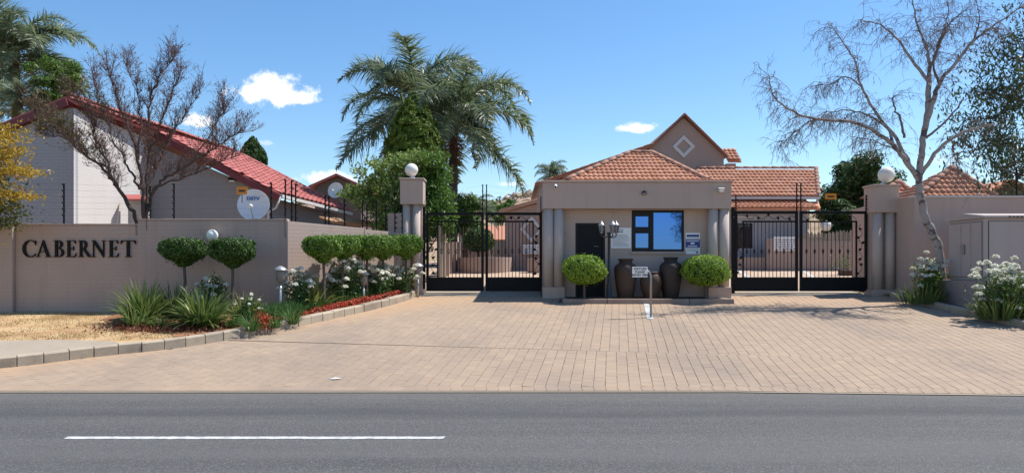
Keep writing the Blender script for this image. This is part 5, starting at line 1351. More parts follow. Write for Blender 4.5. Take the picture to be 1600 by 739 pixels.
# --- things behind the left gate
pl = thing('planter_wall', 'curved brown planter wall behind the left gate', 'planter', (X(755, 25.5), 25.5, G(25)))
m = MB(); pts_o = []; 
for k in range(13):
    a = math.radians(-90 + (k - 6) * 11); pts_o.append((X(757, 25.6) + 1.02 * math.sin((k - 6) / 6 * 1.2), 25.9 - .9 * math.cos((k - 6) / 6 * 1.35)))
poly3 = [(x, y, G(25) - .3) for x, y in pts_o] + [(pts_o[-1][0], 27, G(25) - .3), (pts_o[0][0], 27, G(25) - .3)]
MB().prism(poly3, (0, 0, Z(402, 25.2) - G(25) + .3)).build('wall', M['house2'], pl, bevel=.01)
D2 = 25.7
t = topiary('dark clipped round topiary on the planter behind the left gate', (X(748, D2), D2, Z(403, D2)), .22, ell(.52, .40, 2.0), M['dark_leaf'], 5000, .06, 'yard topiary')
pf_ = thing('paling_fence', 'pale upright panels receding on the left behind the left gate', 'fence', (X(695, 24), 24, G(24)))
for k in range(6):
    d = 22.6 + k * .75; px = 683 + k * 6
    MB().box(X(px, d), X(px, d) + .11, d, d + .55, G(d) - .1, Z(352 if k < 2 else 378, d)).build('panel', M['concrete'] if k < 2 else M['house2'], pf_, bevel=.006)
lw = thing('yard_wall', 'low brown and white walls at the back behind the left gate', 'wall', (X(725, 30), 30, G(30)))
MB().box(X(712, 30), X(765, 30), 30, 30.2, G(30) - .5, Z(380, 30)).build('wall_panel', M['house2'], lw)
MB().box(X(717, 31), X(746, 31), 31, 31.2, G(30) - .5, Z(354, 31)).build('white_panel', M['trim'], lw)
MB().box(X(766, 29.5), X(792, 29.5), 29.5, 29.7, G(30) - .5, Z(376, 29.5)).build('wall_panel', M['cream'], lw)
t = thing('garage', 'small far house with terracotta roof behind the left gate', 'house', (X(765, 45), 45, G(45)))
MB().box(X(735, 45), X(790, 45), 45, 48, G(45) - 1, Z(372, 45)).build('wall', M['house2'], t)
g0_ = [at(730, 374, 44.7), at(795, 374, 44.7), at(795, 353, 47), at(730, 353, 47)]
MB().prism(g0_, (0, .05, -.1)).build('roof', M['tile'], t)
ih, L_, A_, R_ = gable_house('taupe house with diamond plaque behind the left gate', [(790, 331), (872, 308), (960, 332)], 26.4, 1.1, M['house2'], M['tilecap'], .25, 'inner_house')
c = at(830, 358, 26.4); w = .40; hd_ = 26.4
def ring2(k): return [V3(c.x, hd_, c.z + w * 1.2 * k), V3(c.x + w * k, hd_, c.z), V3(c.x, hd_, c.z - w * 1.2 * k), V3(c.x - w * k, hd_, c.z)]
m = MB(); o_, i_ = ring2(1), ring2(.66); e = V3(0, -.05, 0)
m.add([p + e for p in o_] + [p + e for p in i_] + o_ + i_, [(k, (k + 1) % 4, (k + 1) % 4 + 4, k + 4) for k in range(4)] + [(k, (k + 1) % 4, (k + 1) % 4 + 8, k + 8) for k in range(4)] + [(k + 4, (k + 1) % 4 + 4, (k + 1) % 4 + 12, k + 12) for k in range(4)])
m.build('diamond_moulding', M['trim'], ih)
MB().box(X(824, 25.2), X(860, 25.2), 25.2, 25.4, G(25) - .2, Z(404, 25.2)).build('low_wall', M['house2'], ih, bevel=.01)
t = board('notice_board', 'white notice on the house behind the left gate', X(816, 26.35), X(846, 26.35), Z(397, 26.35), Z(382, 26.35), 26.35)
for k in range(4):
    x = X(818, 26.3); zz = Z(385 + 3 * k, 26.3)
    while x < X(841, 26.3): q = rr.uniform(.03, .12); strip(t, x, min(x + q, X(844, 26.3)), zz - .03, zz, 26.35 - .0225, M['signt']); x += q + .03

# ------------------------------------------------------------------ right side: wall, cabinet, roofs
rwy = 18.9
rwl = thing('boundary_wall', 'tall shaded mauve wall on the right behind the pale bare tree', 'wall', (X(1480, rwy), rwy, G(rwy)))
slab(V3(X(1392, 19.95), 19.95, 0), V3(X(1428, rwy), rwy, 0), .2, G(18), G(18), Z(309, 19.75), Z(308, rwy)).build('wall_panel', M['plaster'], rwl)
MB().box(X(1428, rwy) + .004, 40, rwy, rwy + .2, G(18) - .2, Z(308.5, rwy)).build('wall_panel', M['plaster'], rwl)
MB().box(X(1427, rwy), 40, rwy - .03, rwy + .23, Z(308.5, rwy) + .002, Z(308.5, rwy) + .04).build('coping', M['trim'], rwl)
MB().box(X(1590, rwy), X(1590, rwy) + .03, rwy + .05, rwy + .08, Z(308, rwy), Z(262, rwy)).build('fence_rod', M['black'], rwl)
uc = thing('utility_cabinet', 'large grey steel utility cabinet on a mauve plinth at the right', 'cabinet', (X(1545, 16.6) + .8, 17.2, G(17)))
cx0 = 10.56; cx1 = 12.9; cy0, cy1 = 16.6, 17.95; zc0, zc1 = Z(437, 16.6), Z(341, 16.6)
MB().box(cx0 - .13, cx1 + .1, cy0 - .12, cy1 + .1, G(16) - .1, zc0 - .03).build('plinth', M['plinth'], uc, bevel=.012)
MB().box(cx0, cx1, cy0, cy1, zc0 - .028, zc1).build('body', M['box'], uc, bevel=.012)
zrf = zc1
MB().prism([(cx0 - .06, cy0 - .06, zrf + .002), (cx0 - .06, cy1 + .06, zrf + .002), (cx0 - .06, cy1 + .06, zrf + .06), (cx0 - .06, (cy0 + cy1) / 2, zrf + .15), (cx0 - .06, cy0 - .06, zrf + .06)], (cx1 - cx0 + .12, 0, 0)).build('roof', M['box'], uc, bevel=.008)
yms = [cy0 + .07, cy0 + .45, cy0 + .83, cy1 - .05]
for a, b in zip(yms, yms[1:]):                                   # doors on the side facing the drive
    MB().box(cx0 - .0035, cx0 - .0005, a - .004, b + .004, zc0 + .05, zc1 - .06).build('dark_gap_sheet', M['black'], uc)  # black sheet added behind the door to darken its gaps
    dd = MB().box(cx0 - .022, cx0 - .004, a + .008, b - .008, zc0 + .06, zc1 - .07).build('door', M['box'], uc, bevel=.004)
    for zz in (zc0 + .25, zc1 - .3): MB().box(cx0 - .03, cx0 - .0225, a + .012, a + .05, zz, zz + .10).build('hinge', M['box'], dd)
MB().box(cx0 - .075, cx0 - .024, cy0 + .66, cy0 + .80, Z(397, 17.4), Z(383, 17.4)).build('meter_box', M['metal'], uc, bevel=.008)
for a, b in ((cx0 + .10, cx0 + 1.12), (cx0 + 1.14, cx1 - .08)):
    MB().box(a - .012, b + .008, cy0 - .0035, cy0 - .0005, zc0 + .05, zc1 - .06).build('dark_gap_sheet', M['black'], uc)  # same black backing, so the front door gaps read dark
    dd = MB().box(a, b, cy0 - .022, cy0 - .004, zc0 + .06, zc1 - .07).build('door', M['box'], uc, bevel=.004)
    MB().box(b - .12, b - .08, cy0 - .05, cy0 - .0225, zc0 + .7, zc0 + .85).build('handle', M['metal'], dd)
for k in range(8):
    MB().box(cx0 + .5 + k * .09, cx0 + .555 + k * .09, cy0 - .068, cy0 - .061, zrf + .02, zrf + .048).build('vent_slot', M['black'], uc)

def hip_house(label, d, xl, xr, yeave, xap, yap, depth=5, name='hipped_house'):
    t = thing(name, label, 'house', (X(xap, d), d, G(d)))
    l, r = at(xl, yeave, d), at(xr, yeave, d); dm = d + (r.x - l.x) / 2; ap = at(xap, yap, dm)
    bl, br = V3(l.x, 2 * dm - d, l.z), V3(r.x, 2 * dm - d, r.z)
    ro_ = MB().add([l, r, br, bl, ap], [(0, 1, 4), (1, 2, 4), (2, 3, 4), (3, 0, 4), (3, 2, 1, 0)]).build('roof', M['tilecap'], t)
    Vq = V3(0, ap.y - d, ap.z - l.z)
    tiled(ro_, l, (1, 0, 0), Vq, [(0, 0), (r.x - l.x, 0), (ap.x - l.x, Vq.length)], .20, .28, M['tile'], 300)
    tiled(ro_, bl, (0, -1, 0), V3(ap.x - l.x, 0, ap.z - l.z), [(0, 0), (bl.y - l.y, 0), ((bl.y - l.y) / 2, math.hypot(ap.x - l.x, ap.z - l.z))], .20, .28, M['tile'], 0)
    caps(ro_, l + V3(0, 0, .05), ap + V3(0, 0, .05), .12, M['tilecap'], .40); caps(ro_, r + V3(0, 0, .05), ap + V3(0, 0, .05), .12, M['tilecap'], .40)
    MB().box(l.x + .3, r.x - .3, d + .3, 2 * dm - d - .3, G(d) - .3, l.z - .02).build('wall', M['house2'], t)
    return t
hip_house('terracotta pyramid roof rising behind the right wall', 26.0, 1432, 1560, 310, 1487, 263)
hip_house('terracotta roof corner showing behind the right gate pillar', 29.0, 1372, 1432, 306, 1404, 285)
gable_house('dark gabled house with terracotta edge at the right edge of the picture', [(1530, 308), (1576, 286), (1630, 308)], 27.0, 6, M['darkgable'], M['tile'], .3)
# ------------------------------------------------------------------ trees
def limb_points(pl, d0, slope_d, rr, sub=4, wob=.03):
    """photo-bearing polyline -> world points; slope_d carries the limb towards or away from the camera"""
    n = len(pl); pts = [at(px, py, d0 + slope_d * (k / max(1, n - 1)) ** 1.2) for k, (px, py) in enumerate(pl)]
    out = []
    for i in range(n - 1):
        p0, p1, p2, p3 = pts[max(0, i - 1)], pts[i], pts[i + 1], pts[min(n - 1, i + 2)]
        for k in range(sub):
            t = k / sub
            q = .5 * ((2 * p1) + (p2 - p0) * t + (2 * p0 - 5 * p1 + 4 * p2 - p3) * t * t + (3 * p1 - p0 - 3 * p2 + p3) * t ** 3)
            out.append(q + V3(rr.gauss(0, wob), rr.gauss(0, wob), rr.gauss(0, wob)) * (0 if i == 0 and k == 0 else 1))
    return out + [pts[-1]]
def twig(m, p, d, L, r, level, rr, up, kids, tips=None, wander=.22, seg=5):
    """up: pull upwards (+) or drooping (-); recursive fine branching"""
    pts = [p]; n = 4 if level > 0 else 3
    for k in range(n):
        d = (d + V3(rr.gauss(0, wander), rr.gauss(0, wander), rr.gauss(0, wander) + up / n)).normalized()
        pts.append(pts[-1] + d * L / n)
    m.tube(pts, [max(.0028, r * (1 - .75 * k / n)) for k in range(n + 1)], seg if level > 1 else (4 if level == 1 else 3), cap=False)
    if tips is not None and level == 0: tips += pts[1:]
    if level > 0:
        for k in range(kids):
            i = rr.randint(1, n); q = pts[i] if i < n else pts[n]
            dd = (d + V3(rr.gauss(0, .7), rr.gauss(0, .7), rr.gauss(0, .5))).normalized()
            twig(m, q, dd, L * rr.uniform(.45, .75), r * .5, level - 1, rr, up, kids, tips, wander, seg)

# --- bare many-stemmed tree behind the name wall
def bare_bushy_tree():
    d0 = 17.9; rr = random.Random(21)
    t = thing('bare_tree', 'leafless dark many-branched tree behind the name wall', 'tree', (X(222, d0), d0, G(d0)))
    s = .5005
    L = [([(437, 760), (428, 690), (400, 640), (365, 585), (340, 545), (300, 505), (235, 460), (165, 395), (112, 352)], .085, .4),
         ([(445, 760), (447, 690), (446, 600), (432, 500), (402, 400), (370, 330), (338, 225)], .080, -.5),
         ([(452, 700), (456, 620), (460, 540), (466, 470), (460, 400), (472, 300), (505, 230), (545, 180)], .070, .6),
         ([(452, 680), (478, 600), (512, 560), (565, 530), (640, 482), (700, 445), (755, 415)], .062, -.4),
         ([(460, 640), (470, 590), (482, 540), (522, 450), (562, 380), (622, 290)], .055, .9),
         ([(385, 612), (352, 555), (330, 500), (300, 440), (282, 380), (240, 315)], .05, -.9),
         ([(436, 590), (410, 540), (386, 500), (350, 420), (312, 330), (292, 250)], .045, .8),
         ([(480, 595), (520, 570), (590, 545), (660, 522), (735, 490)], .04, .5),
         ([(330, 520), (270, 490), (200, 430), (150, 425)], .03, -.3), ([(466, 470), (500, 400), (520, 330), (560, 240)], .035, -.6), ([(432, 500), (440, 400), (430, 300), (400, 200)], .035, .5),
         ([(600, 510), (650, 430), (680, 380), (700, 330)], .028, .4)]
    main = MB(); fine = MB(); tips = []
    for pl, r, sd in L:
        pl = [(a * s, b * s) for a, b in pl]
        pts = limb_points(pl, d0, sd, rr, 4, .022); n = len(pts)
        main.tube(pts, [max(.009, .82 * r * (1 - .85 * (k / (n - 1)) ** .7)) for k in range(n)], 8)
        for k in range(int(n * .34), n):
            f = k / n
            for q in range(4 if f < .6 else 6):
                tang = (pts[min(k + 1, n - 1)] - pts[k - 1]).normalized()
                dd = (tang * .7 + V3(rr.gauss(0, .42), rr.gauss(0, .5), rr.gauss(.6, .35))).normalized()
                twig(fine, pts[k], dd, rr.uniform(.24, .46), .0075, 2, rr, .5, 3, tips, .12)
    main.build('trunk', M['barkdark'], t); fine.build('twigs', M['twigred'], t, kind='stuff')
    tp = np.array([tuple(p) for p in tips]); k = rng.uniform(0, 1, len(tp)) < .22
    leaves('dry_leaves', tp[k] + rng.normal(0, .02, (k.sum(), 3)), .045, M['drystuff'], t)
    left = tp[(tp[:, 0] < X(150, d0)) & (tp[:, 2] < Z(130, d0))]; left = left[rng.uniform(0, 1, len(left)) < .5]
    leaves('green_leaves', left + rng.normal(0, .03, left.shape), .055, M['oldleaf'], t)
bare_bushy_tree()

# --- pale peeling tree on the right
def pale_tree():
    d0 = 18.1; rr = random.Random(5)
    t = thing('bare_pale_tree', 'tall pale-barked tree with bare drooping twigs on the right', 'tree', (X(1470, d0), d0, G(d0)))
    c = lambda pl: [(1180 + a / 1.998, b / 1.998) for a, b in pl]
    L = [([(590, 960), (582, 850), (570, 770), (548, 715), (530, 680), (518, 630), (512, 560), (517, 500), (526, 420), (538, 345), (543, 262)], .135, 0, .5, 0),
         ([(543, 262), (545, 200), (530, 140), (505, 70), (488, -10)], .070, .5, .95, 1), ([(543, 225), (572, 150), (602, 78), (645, 38)], .045, -.5, .9, 1),
         ([(528, 410), (558, 310), (576, 262), (612, 213), (680, 130), (735, 88), (845, 15)], .085, -.8, .95, 1),
         ([(542, 258), (490, 190), (440, 122), (390, 78), (328, 64)], .055, .8, .95, 1), ([(575, 265), (556, 205), (570, 140), (600, 60), (600, -20)], .04, .8, .9, 1),
         ([(532, 432), (590, 385), (652, 308)], .04, -.5, .6, 0), ([(514, 552), (560, 480), (612, 434), (680, 402), (745, 388)], .065, -.7, .6, .3),
         ([(512, 560), (472, 505), (432, 455), (390, 422), (312, 384), (232, 375), (170, 368), (110, 342), (55, 295), (44, 240)], .085, -.6, 1, 1),
         ([(490, 530), (440, 432), (380, 360), (332, 270), (316, 200), (272, 130), (238, 82)], .065, .8, 1, 1), ([(465, 430), (452, 372), (434, 332), (428, 305)], .04, .2, .7, .4),
         ([(235, 376), (180, 375), (132, 408), (78, 452)], .026, -.3, 1, 1), ([(432, 452), (410, 400), (350, 360), (290, 345), (215, 350)], .05, .5, 1, 1), ([(330, 268), (280, 240), (240, 262), (190, 268)], .024, .3, 1, 1),
         ([(470, 505), (440, 470), (370, 440), (320, 430)], .03, .6, 1, .8), ([(612, 434), (622, 480), (632, 530), (640, 540)], .02, -.2, .8, .5), ([(680, 130), (700, 70), (690, 0)], .03, -.6, 1, 1)]
    main = MB(); fine = MB()
    for pl, r, sd, taper, tw in L:
        pts = limb_points(c(pl), d0, sd, rr, 5, .010); n = len(pts)
        tb = main if r > .048 else MB()
        tb.tube(pts, [max(.007, .82 * r * (1 - .86 * taper * (k / (n - 1)) ** .85)) for k in range(n)], 10)
        if tb is not main: tb.build('branch', M['twig'], t)
        if not tw: continue
        for k in range(int(n * .32), n):
            for q in range(int(round(2.4 * tw + rr.random() * .8))):
                tang = (pts[min(k + 1, n - 1)] - pts[k - 1]).normalized()
                dd = (tang * .5 + V3(rr.gauss(0, .7), rr.gauss(0, .7), rr.gauss(.05, .45))).normalized()
                twig(fine, pts[k], dd, rr.uniform(.24, .58), .0072, 2, rr, -.8, 3, None, .24)
    main.build('trunk', M['birch'], t); fine.build('twigs', M['twig'], t, kind='stuff')
pale_tree()

# --- broad leaf crowns
def crown_points(blobs, n, hollow=.5):
    vol = np.array([b[3] * b[4] * b[5] for b in blobs]) ** .75; k = rng.choice(len(blobs), n, p=vol / vol.sum()); B = np.array(blobs)[k]
    d = sphere_pts(n); r = rng.uniform(hollow ** 3, 1, (n, 1)) ** (1 / 3)
    return B[:, :3] + d * r * B[:, 3:6]
def clumpy_crown(c, R, nblob, n, br=(.22, .4), seed=0, squash=1.0):
    rr = np.random.default_rng(seed); c = np.array(c); R = np.array(R); bl = []
    for k in range(nblob):
        d = unit(rr.normal(0, 1, 3)); q = rr.uniform(.15, .95); r = rr.uniform(*br) * R.mean()
        bl.append((*(c + d * q * R), r * 1.15, r * 1.15, r * .8 * squash))
    pts = []; nrm = []
    for b in bl:
        m_ = max(30, int(n * (b[3] / R.mean()) ** 2 / nblob * 6)); d = sphere_pts(m_); pts.append(np.array(b[:3]) + d * np.array(b[3:6]) * rng.uniform(.45, 1.05, (m_, 1))); nrm.append(d + np.array([0, 0, .5]))
    return np.concatenate(pts), bl, np.concatenate(nrm)
def leafy_tree(name, label, base, c, R, nblob, n, leaf, mat, trunk_r=.12, seed=0, group=None, aspect=.5, br=(.22, .4), bark='bark', axis=None, core=0.0):
    t = thing(name, label, 'tree', base, group); pts, bl, nrm = clumpy_crown(c, R, nblob, n, br, seed)
    m = MB(); b = Vector(base); cc = Vector(c); fork = b.lerp(cc, .55)
    m.tube([b - V3(0, 0, .1), b.lerp(fork, .5) + V3(.03, .02, 0), fork], [trunk_r * 1.25, trunk_r, trunk_r * .85], 10)
    for q in bl[::2]:
        e = Vector(q[:3]); m.tube([fork, fork.lerp(e, .5) + V3(0, 0, -.05), e], [trunk_r * .5, trunk_r * .3, .012], 6)
    m.build('trunk', M[bark], t)
    if core:
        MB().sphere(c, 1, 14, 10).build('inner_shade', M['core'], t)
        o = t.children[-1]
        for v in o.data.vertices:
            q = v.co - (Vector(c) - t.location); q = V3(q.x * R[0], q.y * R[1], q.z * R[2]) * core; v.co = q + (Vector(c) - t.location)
    leaves('crown', pts, leaf, M[mat], t, axis, 1.0, aspect, .25, normal=nrm)
    return t
# dark tree beyond the right gate
dd = 33.0
leafy_tree('leafy_tree', 'dark green leafy tree beyond the right gate', (X(1350, dd), dd, G(dd)), at(1350, 295, dd), (1.75, 1.6, 1.75), 70, 30000, .17, 'tree_leaf', .16, 3)
leafy_tree('leafy_tree', 'lower dark shrubby tree behind the yard palings', (X(1330, 30), 30, G(30)), at(1312, 345, 30), (1.15, .8, 1.0), 40, 14000, .15, 'tree_leaf', .08, 4)
# gum tree at right edge (trunk outside the frame)
def gum():
    d0 = 21.5; rr = random.Random(9)
    base = V3(X(1700, d0), d0, G(d0)); t = thing('gum_tree', 'grey-green gum tree with hanging leaves at the right edge', 'tree', base)
    m = MB(); pts = []
    limbs = [[(1700, 480), (1690, 300), (1670, 200), (1640, 120), (1600, 60)], [(1690, 300), (1640, 260), (1600, 235), (1560, 225), (1520, 235)], [(1670, 200), (1620, 170), (1570, 150), (1530, 145)], [(1670, 200), (1640, 90), (1630, 0), (1625, -60)],
             [(1640, 120), (1600, 100), (1570, 85)], [(1690, 320), (1640, 290), (1600, 275), (1570, 265)], [(1650, 140), (1600, 130), (1560, 180), (1520, 190)], [(1690, 280), (1740, 150), (1800, 60)]]
    for k, l in enumerate(limbs):
        p = limb_points(l, d0, rr.uniform(-.6, .9) if k else 0, rr, 4, .03); n = len(p); r = .17 if k == 0 else .06
        m.tube(p, [max(.012, r * (1 - .8 * i / (n - 1))) for i in range(n)], 8)
        for q in p[(5 if k else 9):]:
            for z in range(8):
                e = q + V3(rr.gauss(0, .42), rr.gauss(0, .5), rr.gauss(-.02, .38)); m.tube([q, q.lerp(e, .6) + V3(0, 0, .05), e], [.010, .006, .003], 3, cap=False)
                c_ = np.array(e) ; nn = rr.randint(6, 30); pts.append(c_ + rng.normal(0, 1, (nn, 3)) * (.16, .16, .2))
    m.build('trunk', M['twig'], t)
    leaves('crown', np.concatenate(pts), .15, M['gum_leaf'], t, np.array([0, 0, -1.0]), .7, .32, .15)
gum()
# golden tree at the left edge
def golden():
    d0 = 15.6; base = V3(X(-62, d0), d0, VZ(0, d0)); t = thing('golden_tree', 'young tree with golden yellow leaves at the left edge', 'tree', base); rr = random.Random(4)
    m = MB(); m.tube([base - V3(0, 0, .1), at(-58, 420, d0), at(-50, 330, d0), at(-40, 230, d0), at(-35, 175, d0)], [.06, .055, .045, .03, .012], 8)
    py_, pg_ = [], []
    for (px, py, n, e) in ((0, 210, 700, (46, 26)), (-5, 250, 500, (40, 18)), (22, 268, 650, (48, 11)), (10, 235, 400, (30, 14)), (-10, 300, 500, (50, 26)), (30, 306, 260, (34, 8)), (-60, 220, 900, (60, 60)), (-60, 320, 900, (60, 50)), (-100, 280, 700, (50, 70))):
        c = at(px, py, d0 + rr.uniform(-.2, .2)); k = d0 / F
        py_.append(np.array(c) + rng.normal(0, 1, (n, 3)) * (e[0] * k * .42, .26, e[1] * k * .42)); m.tube([at(-46, py + 30, d0), at((px - 46) / 2, py + 12, d0), c], [.016, .012, .006], 5)
    for (px, py, n, e) in ((8, 325, 600, (36, 30)), (0, 345, 400, (34, 16)), (-20, 285, 500, (40, 20)), (-60, 270, 900, (60, 60))):
        c = at(px, py, d0 + .1); k = d0 / F; pg_.append(np.array(c) + rng.normal(0, 1, (n, 3)) * (e[0] * k * .42, .28, e[1] * k * .42))
    m.build('trunk', M['bark'], t); leaves('golden_foliage', np.concatenate(py_), .085, M['yellow_leaf'], t, np.array([.3, 0, -.1]), .9, .42); leaves('green_foliage', np.concatenate(pg_), .08, M['oldleaf'], t, None, 1, .45)
golden()

# --- palms
def frond_mesh(L, th0, curl, nleaf, leafL, droop, seed):
    r = np.random.default_rng(seed); P = [np.zeros(3)]; th = th0; T = []; n = 24
    side_c = r.normal(0, .02)
    for k in range(n):
        T.append(np.array([math.cos(th), side_c * k / n * 3, math.sin(th)])); P.append(P[-1] + T[-1] * L / n); th -= curl / n * (.4 + 1.4 * k / n)
    P = np.array(P); T.append(T[-1]); T = unit(np.array(T))
    m = MB(); m.tube([tuple(p) for p in P], [max(.004, .032 * (1 - k / n) ** .8 + .003) for k in range(n + 1)], 5, cap=False)
    V, Fc = [np.array(m.v)], [tuple(f) for f in m.f]; nv = len(m.v)
    s = np.repeat(np.linspace(.14, .995, nleaf), 2); sg = np.tile([-1, 1], nleaf); s = np.clip(s + r.normal(0, .006, len(s)), .1, .999)
    idx = s * n; i0 = idx.astype(int); fr = (idx - i0)[:, None]
    base = P[i0] * (1 - fr) + P[np.minimum(i0 + 1, n)] * fr; tan = T[i0]
    side = unit(np.cross(tan, np.array([0, 0, 1.0])) + 1e-6) * sg[:, None]; upv = np.cross(side * sg[:, None], tan)
    ll = leafL * (np.sin(np.clip(s * 1.12, 0, 1) * math.pi) ** .55 * .9 + .18) * r.uniform(.8, 1.15, len(s))
    d = unit(side * r.uniform(.55, 1.0, (len(s), 1)) + tan * r.uniform(.35, .8, (len(s), 1)) + upv * r.normal(.05, .34, (len(s), 1)))
    p = base.copy(); rows = []; wd = unit(np.cross(d, upv + r.normal(0, .5, d.shape)))
    for k in range(4):
        t = k / 3; w = .020 * (1 - t ** 1.6) + .001
        rows.append(np.stack([p - wd * w, p + wd * w], 1)); p = p + d * (ll / 3)[:, None]; d = d.copy(); d[:, 2] -= droop * r.uniform(.5, 1.3, len(s)) * (.4 + t * .7); d = unit(d)
    v = np.concatenate(rows, 1).reshape(-1, 3)
    f = [tuple(nv + 8 * i + q for q in (2 * k, 2 * k + 1, 2 * k + 3, 2 * k + 2)) for i in range(len(s)) for k in range(3)]
    me = bpy.data.meshes.new('frond'); me.from_pydata(np.concatenate(V + [v]).tolist(), [], Fc + f); me.materials.append(M['palm_leaf']); return me
FR = [frond_mesh(3.3, math.radians(e), math.radians(c), 120, .78, dr, 30 + k) for k, (e, c, dr) in enumerate(((64, 95, .5), (54, 112, .55), (44, 118, .6), (30, 108, .62), (14, 92, .64), (-4, 76, .62), (-26, 50, .5)))]
def palm(label, base, top, nf, scale, trunk_r, seed, elev=None, name='palm_tree', fruit=0, mats=None, group='tall feather palms'):
    t = thing(name, label, 'palm', base, group); rr = random.Random(seed); b, tp = Vector(base), Vector(top)
    pts = [b.lerp(tp, k / 8) + V3(rr.gauss(0, .01), rr.gauss(0, .01), 0) for k in range(9)]
    m = MB(); rad = []
    rp = []; 
    for k in range(33):
        q = k / 32; rp.append(b.lerp(tp, q)); rad.append(trunk_r * (1.1 - .2 * q) * (1 + .05 * (k % 2)))
    m.tube([b - V3(0, 0, .2)] + rp, [trunk_r * 1.2] + rad, 12); m.build('trunk', M['palmbark'], t)
    MB().lathe(tp - V3(0, 0, .3), [(trunk_r * .9, 0), (trunk_r * 1.25, .25), (trunk_r * .8, .8), (.03, 1.15)], 10).build('crownshaft', M['stem'], t)
    ga = 2.39996; org = parent_origin(t)
    for k in range(nf):
        q = (k + .5) / nf; i = min(len(FR) - 1, int(q ** .9 * 6.2))
        o = bpy.data.objects.new('frond', FR[i]); COL.objects.link(o); o.parent = t
        a = k * ga + rr.uniform(-.25, .25)
        o.matrix_local = Matrix.Translation(tp + V3(0, 0, .35 - .5 * q) - org) @ Matrix.Rotation(a, 4, 'Z') @ Matrix.Rotation(rr.uniform(-.12, .12), 4, 'Y') @ Matrix.Rotation(rr.uniform(-.5, .5), 4, 'X') @ Matrix.Scale(scale * rr.uniform(.85, 1.1), 4)
    for k in range(fruit):
        a = rr.uniform(-2.6, -.5); c = tp + V3(.42 * math.cos(a), .42 * math.sin(a), -.55)
        n = 420; s = rng.uniform(0, 1, (n, 1)); p = np.array(c) + np.concatenate([rng.normal(0, 1, (n, 2)) * .13 * np.sin(s * 2.6 + .3), -s * 1.1], 1)
        f_ = leaves('fruit_cluster', p, .09, M['palm_dry'], t, np.array([0, 0, -1.0]), .5, .4)
    return t
dA, dB = 31.0, 29.0
palm('tall feather palm whose crown rises behind the dark conifer', (X(655, dA), dA, G(dA)), at(648, 170, dA), 21, 1.22, .17, 1, fruit=1)
palm('tall feather palm with dark bare trunk right of the conifer', (X(707, dB), dB, G(dB)), at(709, 194, dB), 22, 1.18, .175, 2, fruit=2)
palm('tall feather palm standing behind the left end of the red roof', (X(38, 27), 27, G(27)), at(22, 92, 27), 32, .92, .17, 3)
palm('small palm beside the left end of the gatehouse roof', (X(862, 40), 40, G(40)), at(862, 278, 40), 26, .36, .14, 4, name='small_palm', group='small palms')
palm('low palm with wide leaves behind the left gate', (X(738, 33), 33, G(33)), at(738, 335, 33), 26, .42, .14, 5, name='small_palm', group='small palms')
palm('small fan of palm leaves low behind the left red roof', (X(30, 24.5), 24.5, G(24.5)), at(28, 168, 24.5), 22, .36, .12, 6, name='small_palm', group='small palms')
# dark spathe hanging by the right palm
sp = MB().tube([at(736, 232, 28.2), at(741, 243, 28.1), at(744, 256, 28.0)], [.02, .08, .012], 6).build('palm_spathe', M['barkdark']); tag(sp, 'dark pod-like spathe hanging from the right hand palm', 'palm spathe')

# --- conifer, climber, other greenery
def conifer(label, d, px, ytop, ybase, wpx, n, name='conifer_tree', mat='conifer', base_y=None, leaf=.13):
    top, bot = at(px, ytop, d), at(px, ybase, d); R = wpx / 2 * d / F; H = top.z - bot.z; g = V3(X(px, d), d, G(d)); t = thing(name, label, 'tree', g)
    MB().tube([g - V3(0, 0, .1), top - V3(0, 0, .4)], [.14, .03], 8).build('trunk', M['bark'], t)
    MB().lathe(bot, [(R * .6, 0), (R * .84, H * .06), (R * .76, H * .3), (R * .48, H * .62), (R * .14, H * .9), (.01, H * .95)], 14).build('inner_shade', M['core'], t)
    prof = [(R * .75, -.02), (R * .96, H * .04), (R, H * .12), (R * .93, H * .3), (R * .74, H * .52), (R * .47, H * .74), (R * .2, H * .92), (.02, H)]
    pts, nrm = shell(prof, n, .03); k = np.floor(pts[:, 2] / .22) + np.floor(np.arctan2(pts[:, 1], pts[:, 0]) * 3.2 + np.floor(pts[:, 2] / .22) * .5) * 17
    h_ = np.abs(np.sin(k * 12.9898) * 43758.5453) % 1.0                       # billow each spray in or out
    pts = pts * np.stack([.86 + .2 * h_, .86 + .2 * h_, np.ones(n)], 1) + np.stack([np.zeros(n), np.zeros(n), .12 * h_], 1)
    leaves('crown', pts + np.array(bot), leaf, M[mat], t, nrm * .6 + np.array([0, 0, .9]), .5, .5, .2, normal=nrm)
    return t
conifer('dense pointed conifer with yellow-green tips before the palms', 26.5, 648, 146, 262, 96, 42000, leaf=.085)
conifer('dark conifer tip showing behind the red roof', 36, 395, 216, 262, 44, 5200, mat='tree_leaf', leaf=.16)
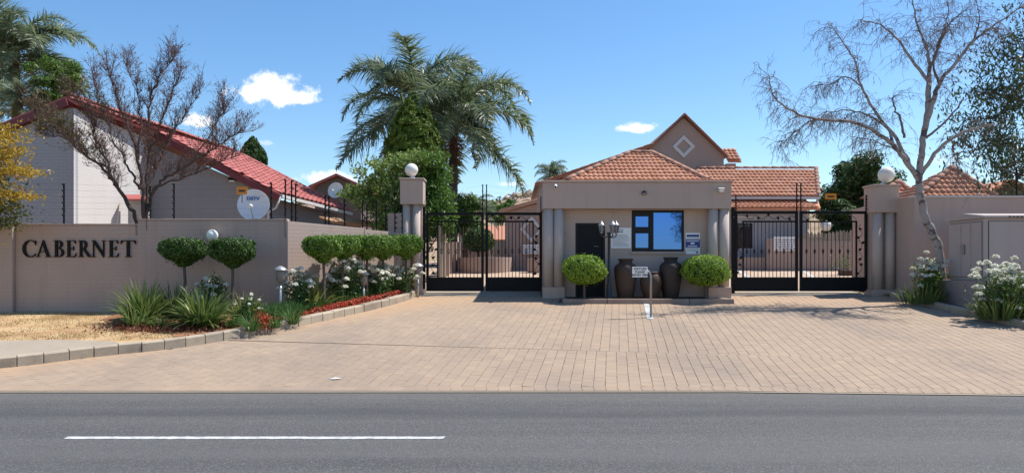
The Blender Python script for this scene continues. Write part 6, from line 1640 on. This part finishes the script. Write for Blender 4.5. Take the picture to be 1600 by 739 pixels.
def climber_shrub():
    d0 = 23.5; t = thing('climber_shrub', 'large sprawling light green shrub below the conifer', 'shrub', (X(640, d0), d0, G(d0)))
    P, D = [], []; m = MB()
    for k, (px, py, rx, ry, n, lt) in enumerate(((642, 252, 30, 14, 900, 1), (676, 256, 26, 18, 1200, 0), (684, 288, 22, 30, 1800, 0), (690, 318, 20, 30, 1700, 0), (655, 282, 24, 22, 1200, 0), (648, 308, 28, 26, 1500, 0), (608, 262, 26, 14, 700, 1), (588, 284, 24, 12, 650, 1), (566, 300, 26, 12, 600, 1), (606, 292, 26, 16, 900, 1), (625, 276, 20, 14, 600, 1), (572, 318, 24, 10, 500, 1), (610, 318, 30, 18, 1100, 1), (660, 342, 44, 30, 2200, 0), (610, 344, 30, 20, 1300, 0), (545, 304, 14, 6, 160, 1), (562, 266, 10, 7, 120, 1), (585, 255, 12, 6, 120, 1), (700, 342, 12, 28, 700, 0))):
        c = np.array(at(px, py, d0 + random.uniform(-.4, .4))); kk = d0 / F; q = sphere_pts(n) * rng.uniform(.45, 1.08, (n, 1)) * (rx * kk, .75, ry * kk); q = q * (1 + .35 * np.sin(q[:, :1] * 9 + k) * np.sin(q[:, 2:] * 11 + k)) + rng.normal(0, .06, q.shape); (P if lt else D).append(c + q)
        m.tube([(X(640, d0) + random.uniform(-.3, .3), d0, G(d0)), (X(640, d0) * .5 + c[0] * .5, d0, (c[2] + G(d0)) / 2), tuple(c)], [.04, .025, .01], 6)
    m.build('stems', M['bark'], t); leaves('light_foliage', np.concatenate(P), .12, M['climber'], t, np.array([0, 0, -.3]), 1, .55); leaves('foliage', np.concatenate(D), .115, M['green_leaf'], t, np.array([0, 0, -.3]), 1, .55)
climber_shrub()
leafy_tree('leafy_tree', 'green leafy tree behind the left gate below the palm', (X(728, 30), 30, G(30)), at(722, 335, 30), (.95, .9, .85), 30, 10000, .14, 'green_leaf', .09, 11)
leafy_tree('leafy_tree', 'dark green tree filling the corner behind the left gate', (X(690, 28), 28, G(28)), at(690, 345, 28), (.9, .8, .75), 30, 10000, .14, 'tree_leaf', .09, 12)
leafy_tree('leafy_tree', 'pale green tree below the hill seen over the left gate', (X(785, 60), 60, G(60)), at(778, 330, 60), (1.9, 1.6, 1.0), 18, 4200, .26, 'green_leaf', .12, 13)
leafy_tree('leafy_tree', 'green tree growing behind the left ridge of the red roof', (X(88, 25), 25, G(25)), at(86, 128, 25), (1.0, .9, .95), 20, 5600, .13, 'green_leaf', .09, 14, br=(.2, .32))
leafy_tree('leafy_tree', 'small leafy crown tucked low behind the red roof ridge', (X(60, 25.5), 25.5, G(25.5)), at(60, 160, 25.5), (.7, .7, .5), 12, 2600, .13, 'tree_leaf', .07, 16)
# street tree across the road, mirrored in the gatehouse window
leafy_tree('street_tree', 'dark street tree across the road mirrored in the gatehouse window', (13.6, -9, 0), (13.2, -9, 4.1), (2.4, 2.2, 3.2), 60, 16000, .2, 'tree_leaf', .2, 15)
# fallen leaf on the driveway
q = at(523, 594, gd(594)); z_ = G(q.y) + .026
tag(MB().add([(q.x - .09, q.y, z_ - .004), (q.x, q.y - .05, z_), (q.x + .10, q.y + .01, z_ + .002), (q.x, q.y + .06, z_ + .012)], [(0, 1, 2, 3)]).build('fallen_leaf', M['trim']), 'single pale fallen leaf on the driveway near the road', 'leaf')
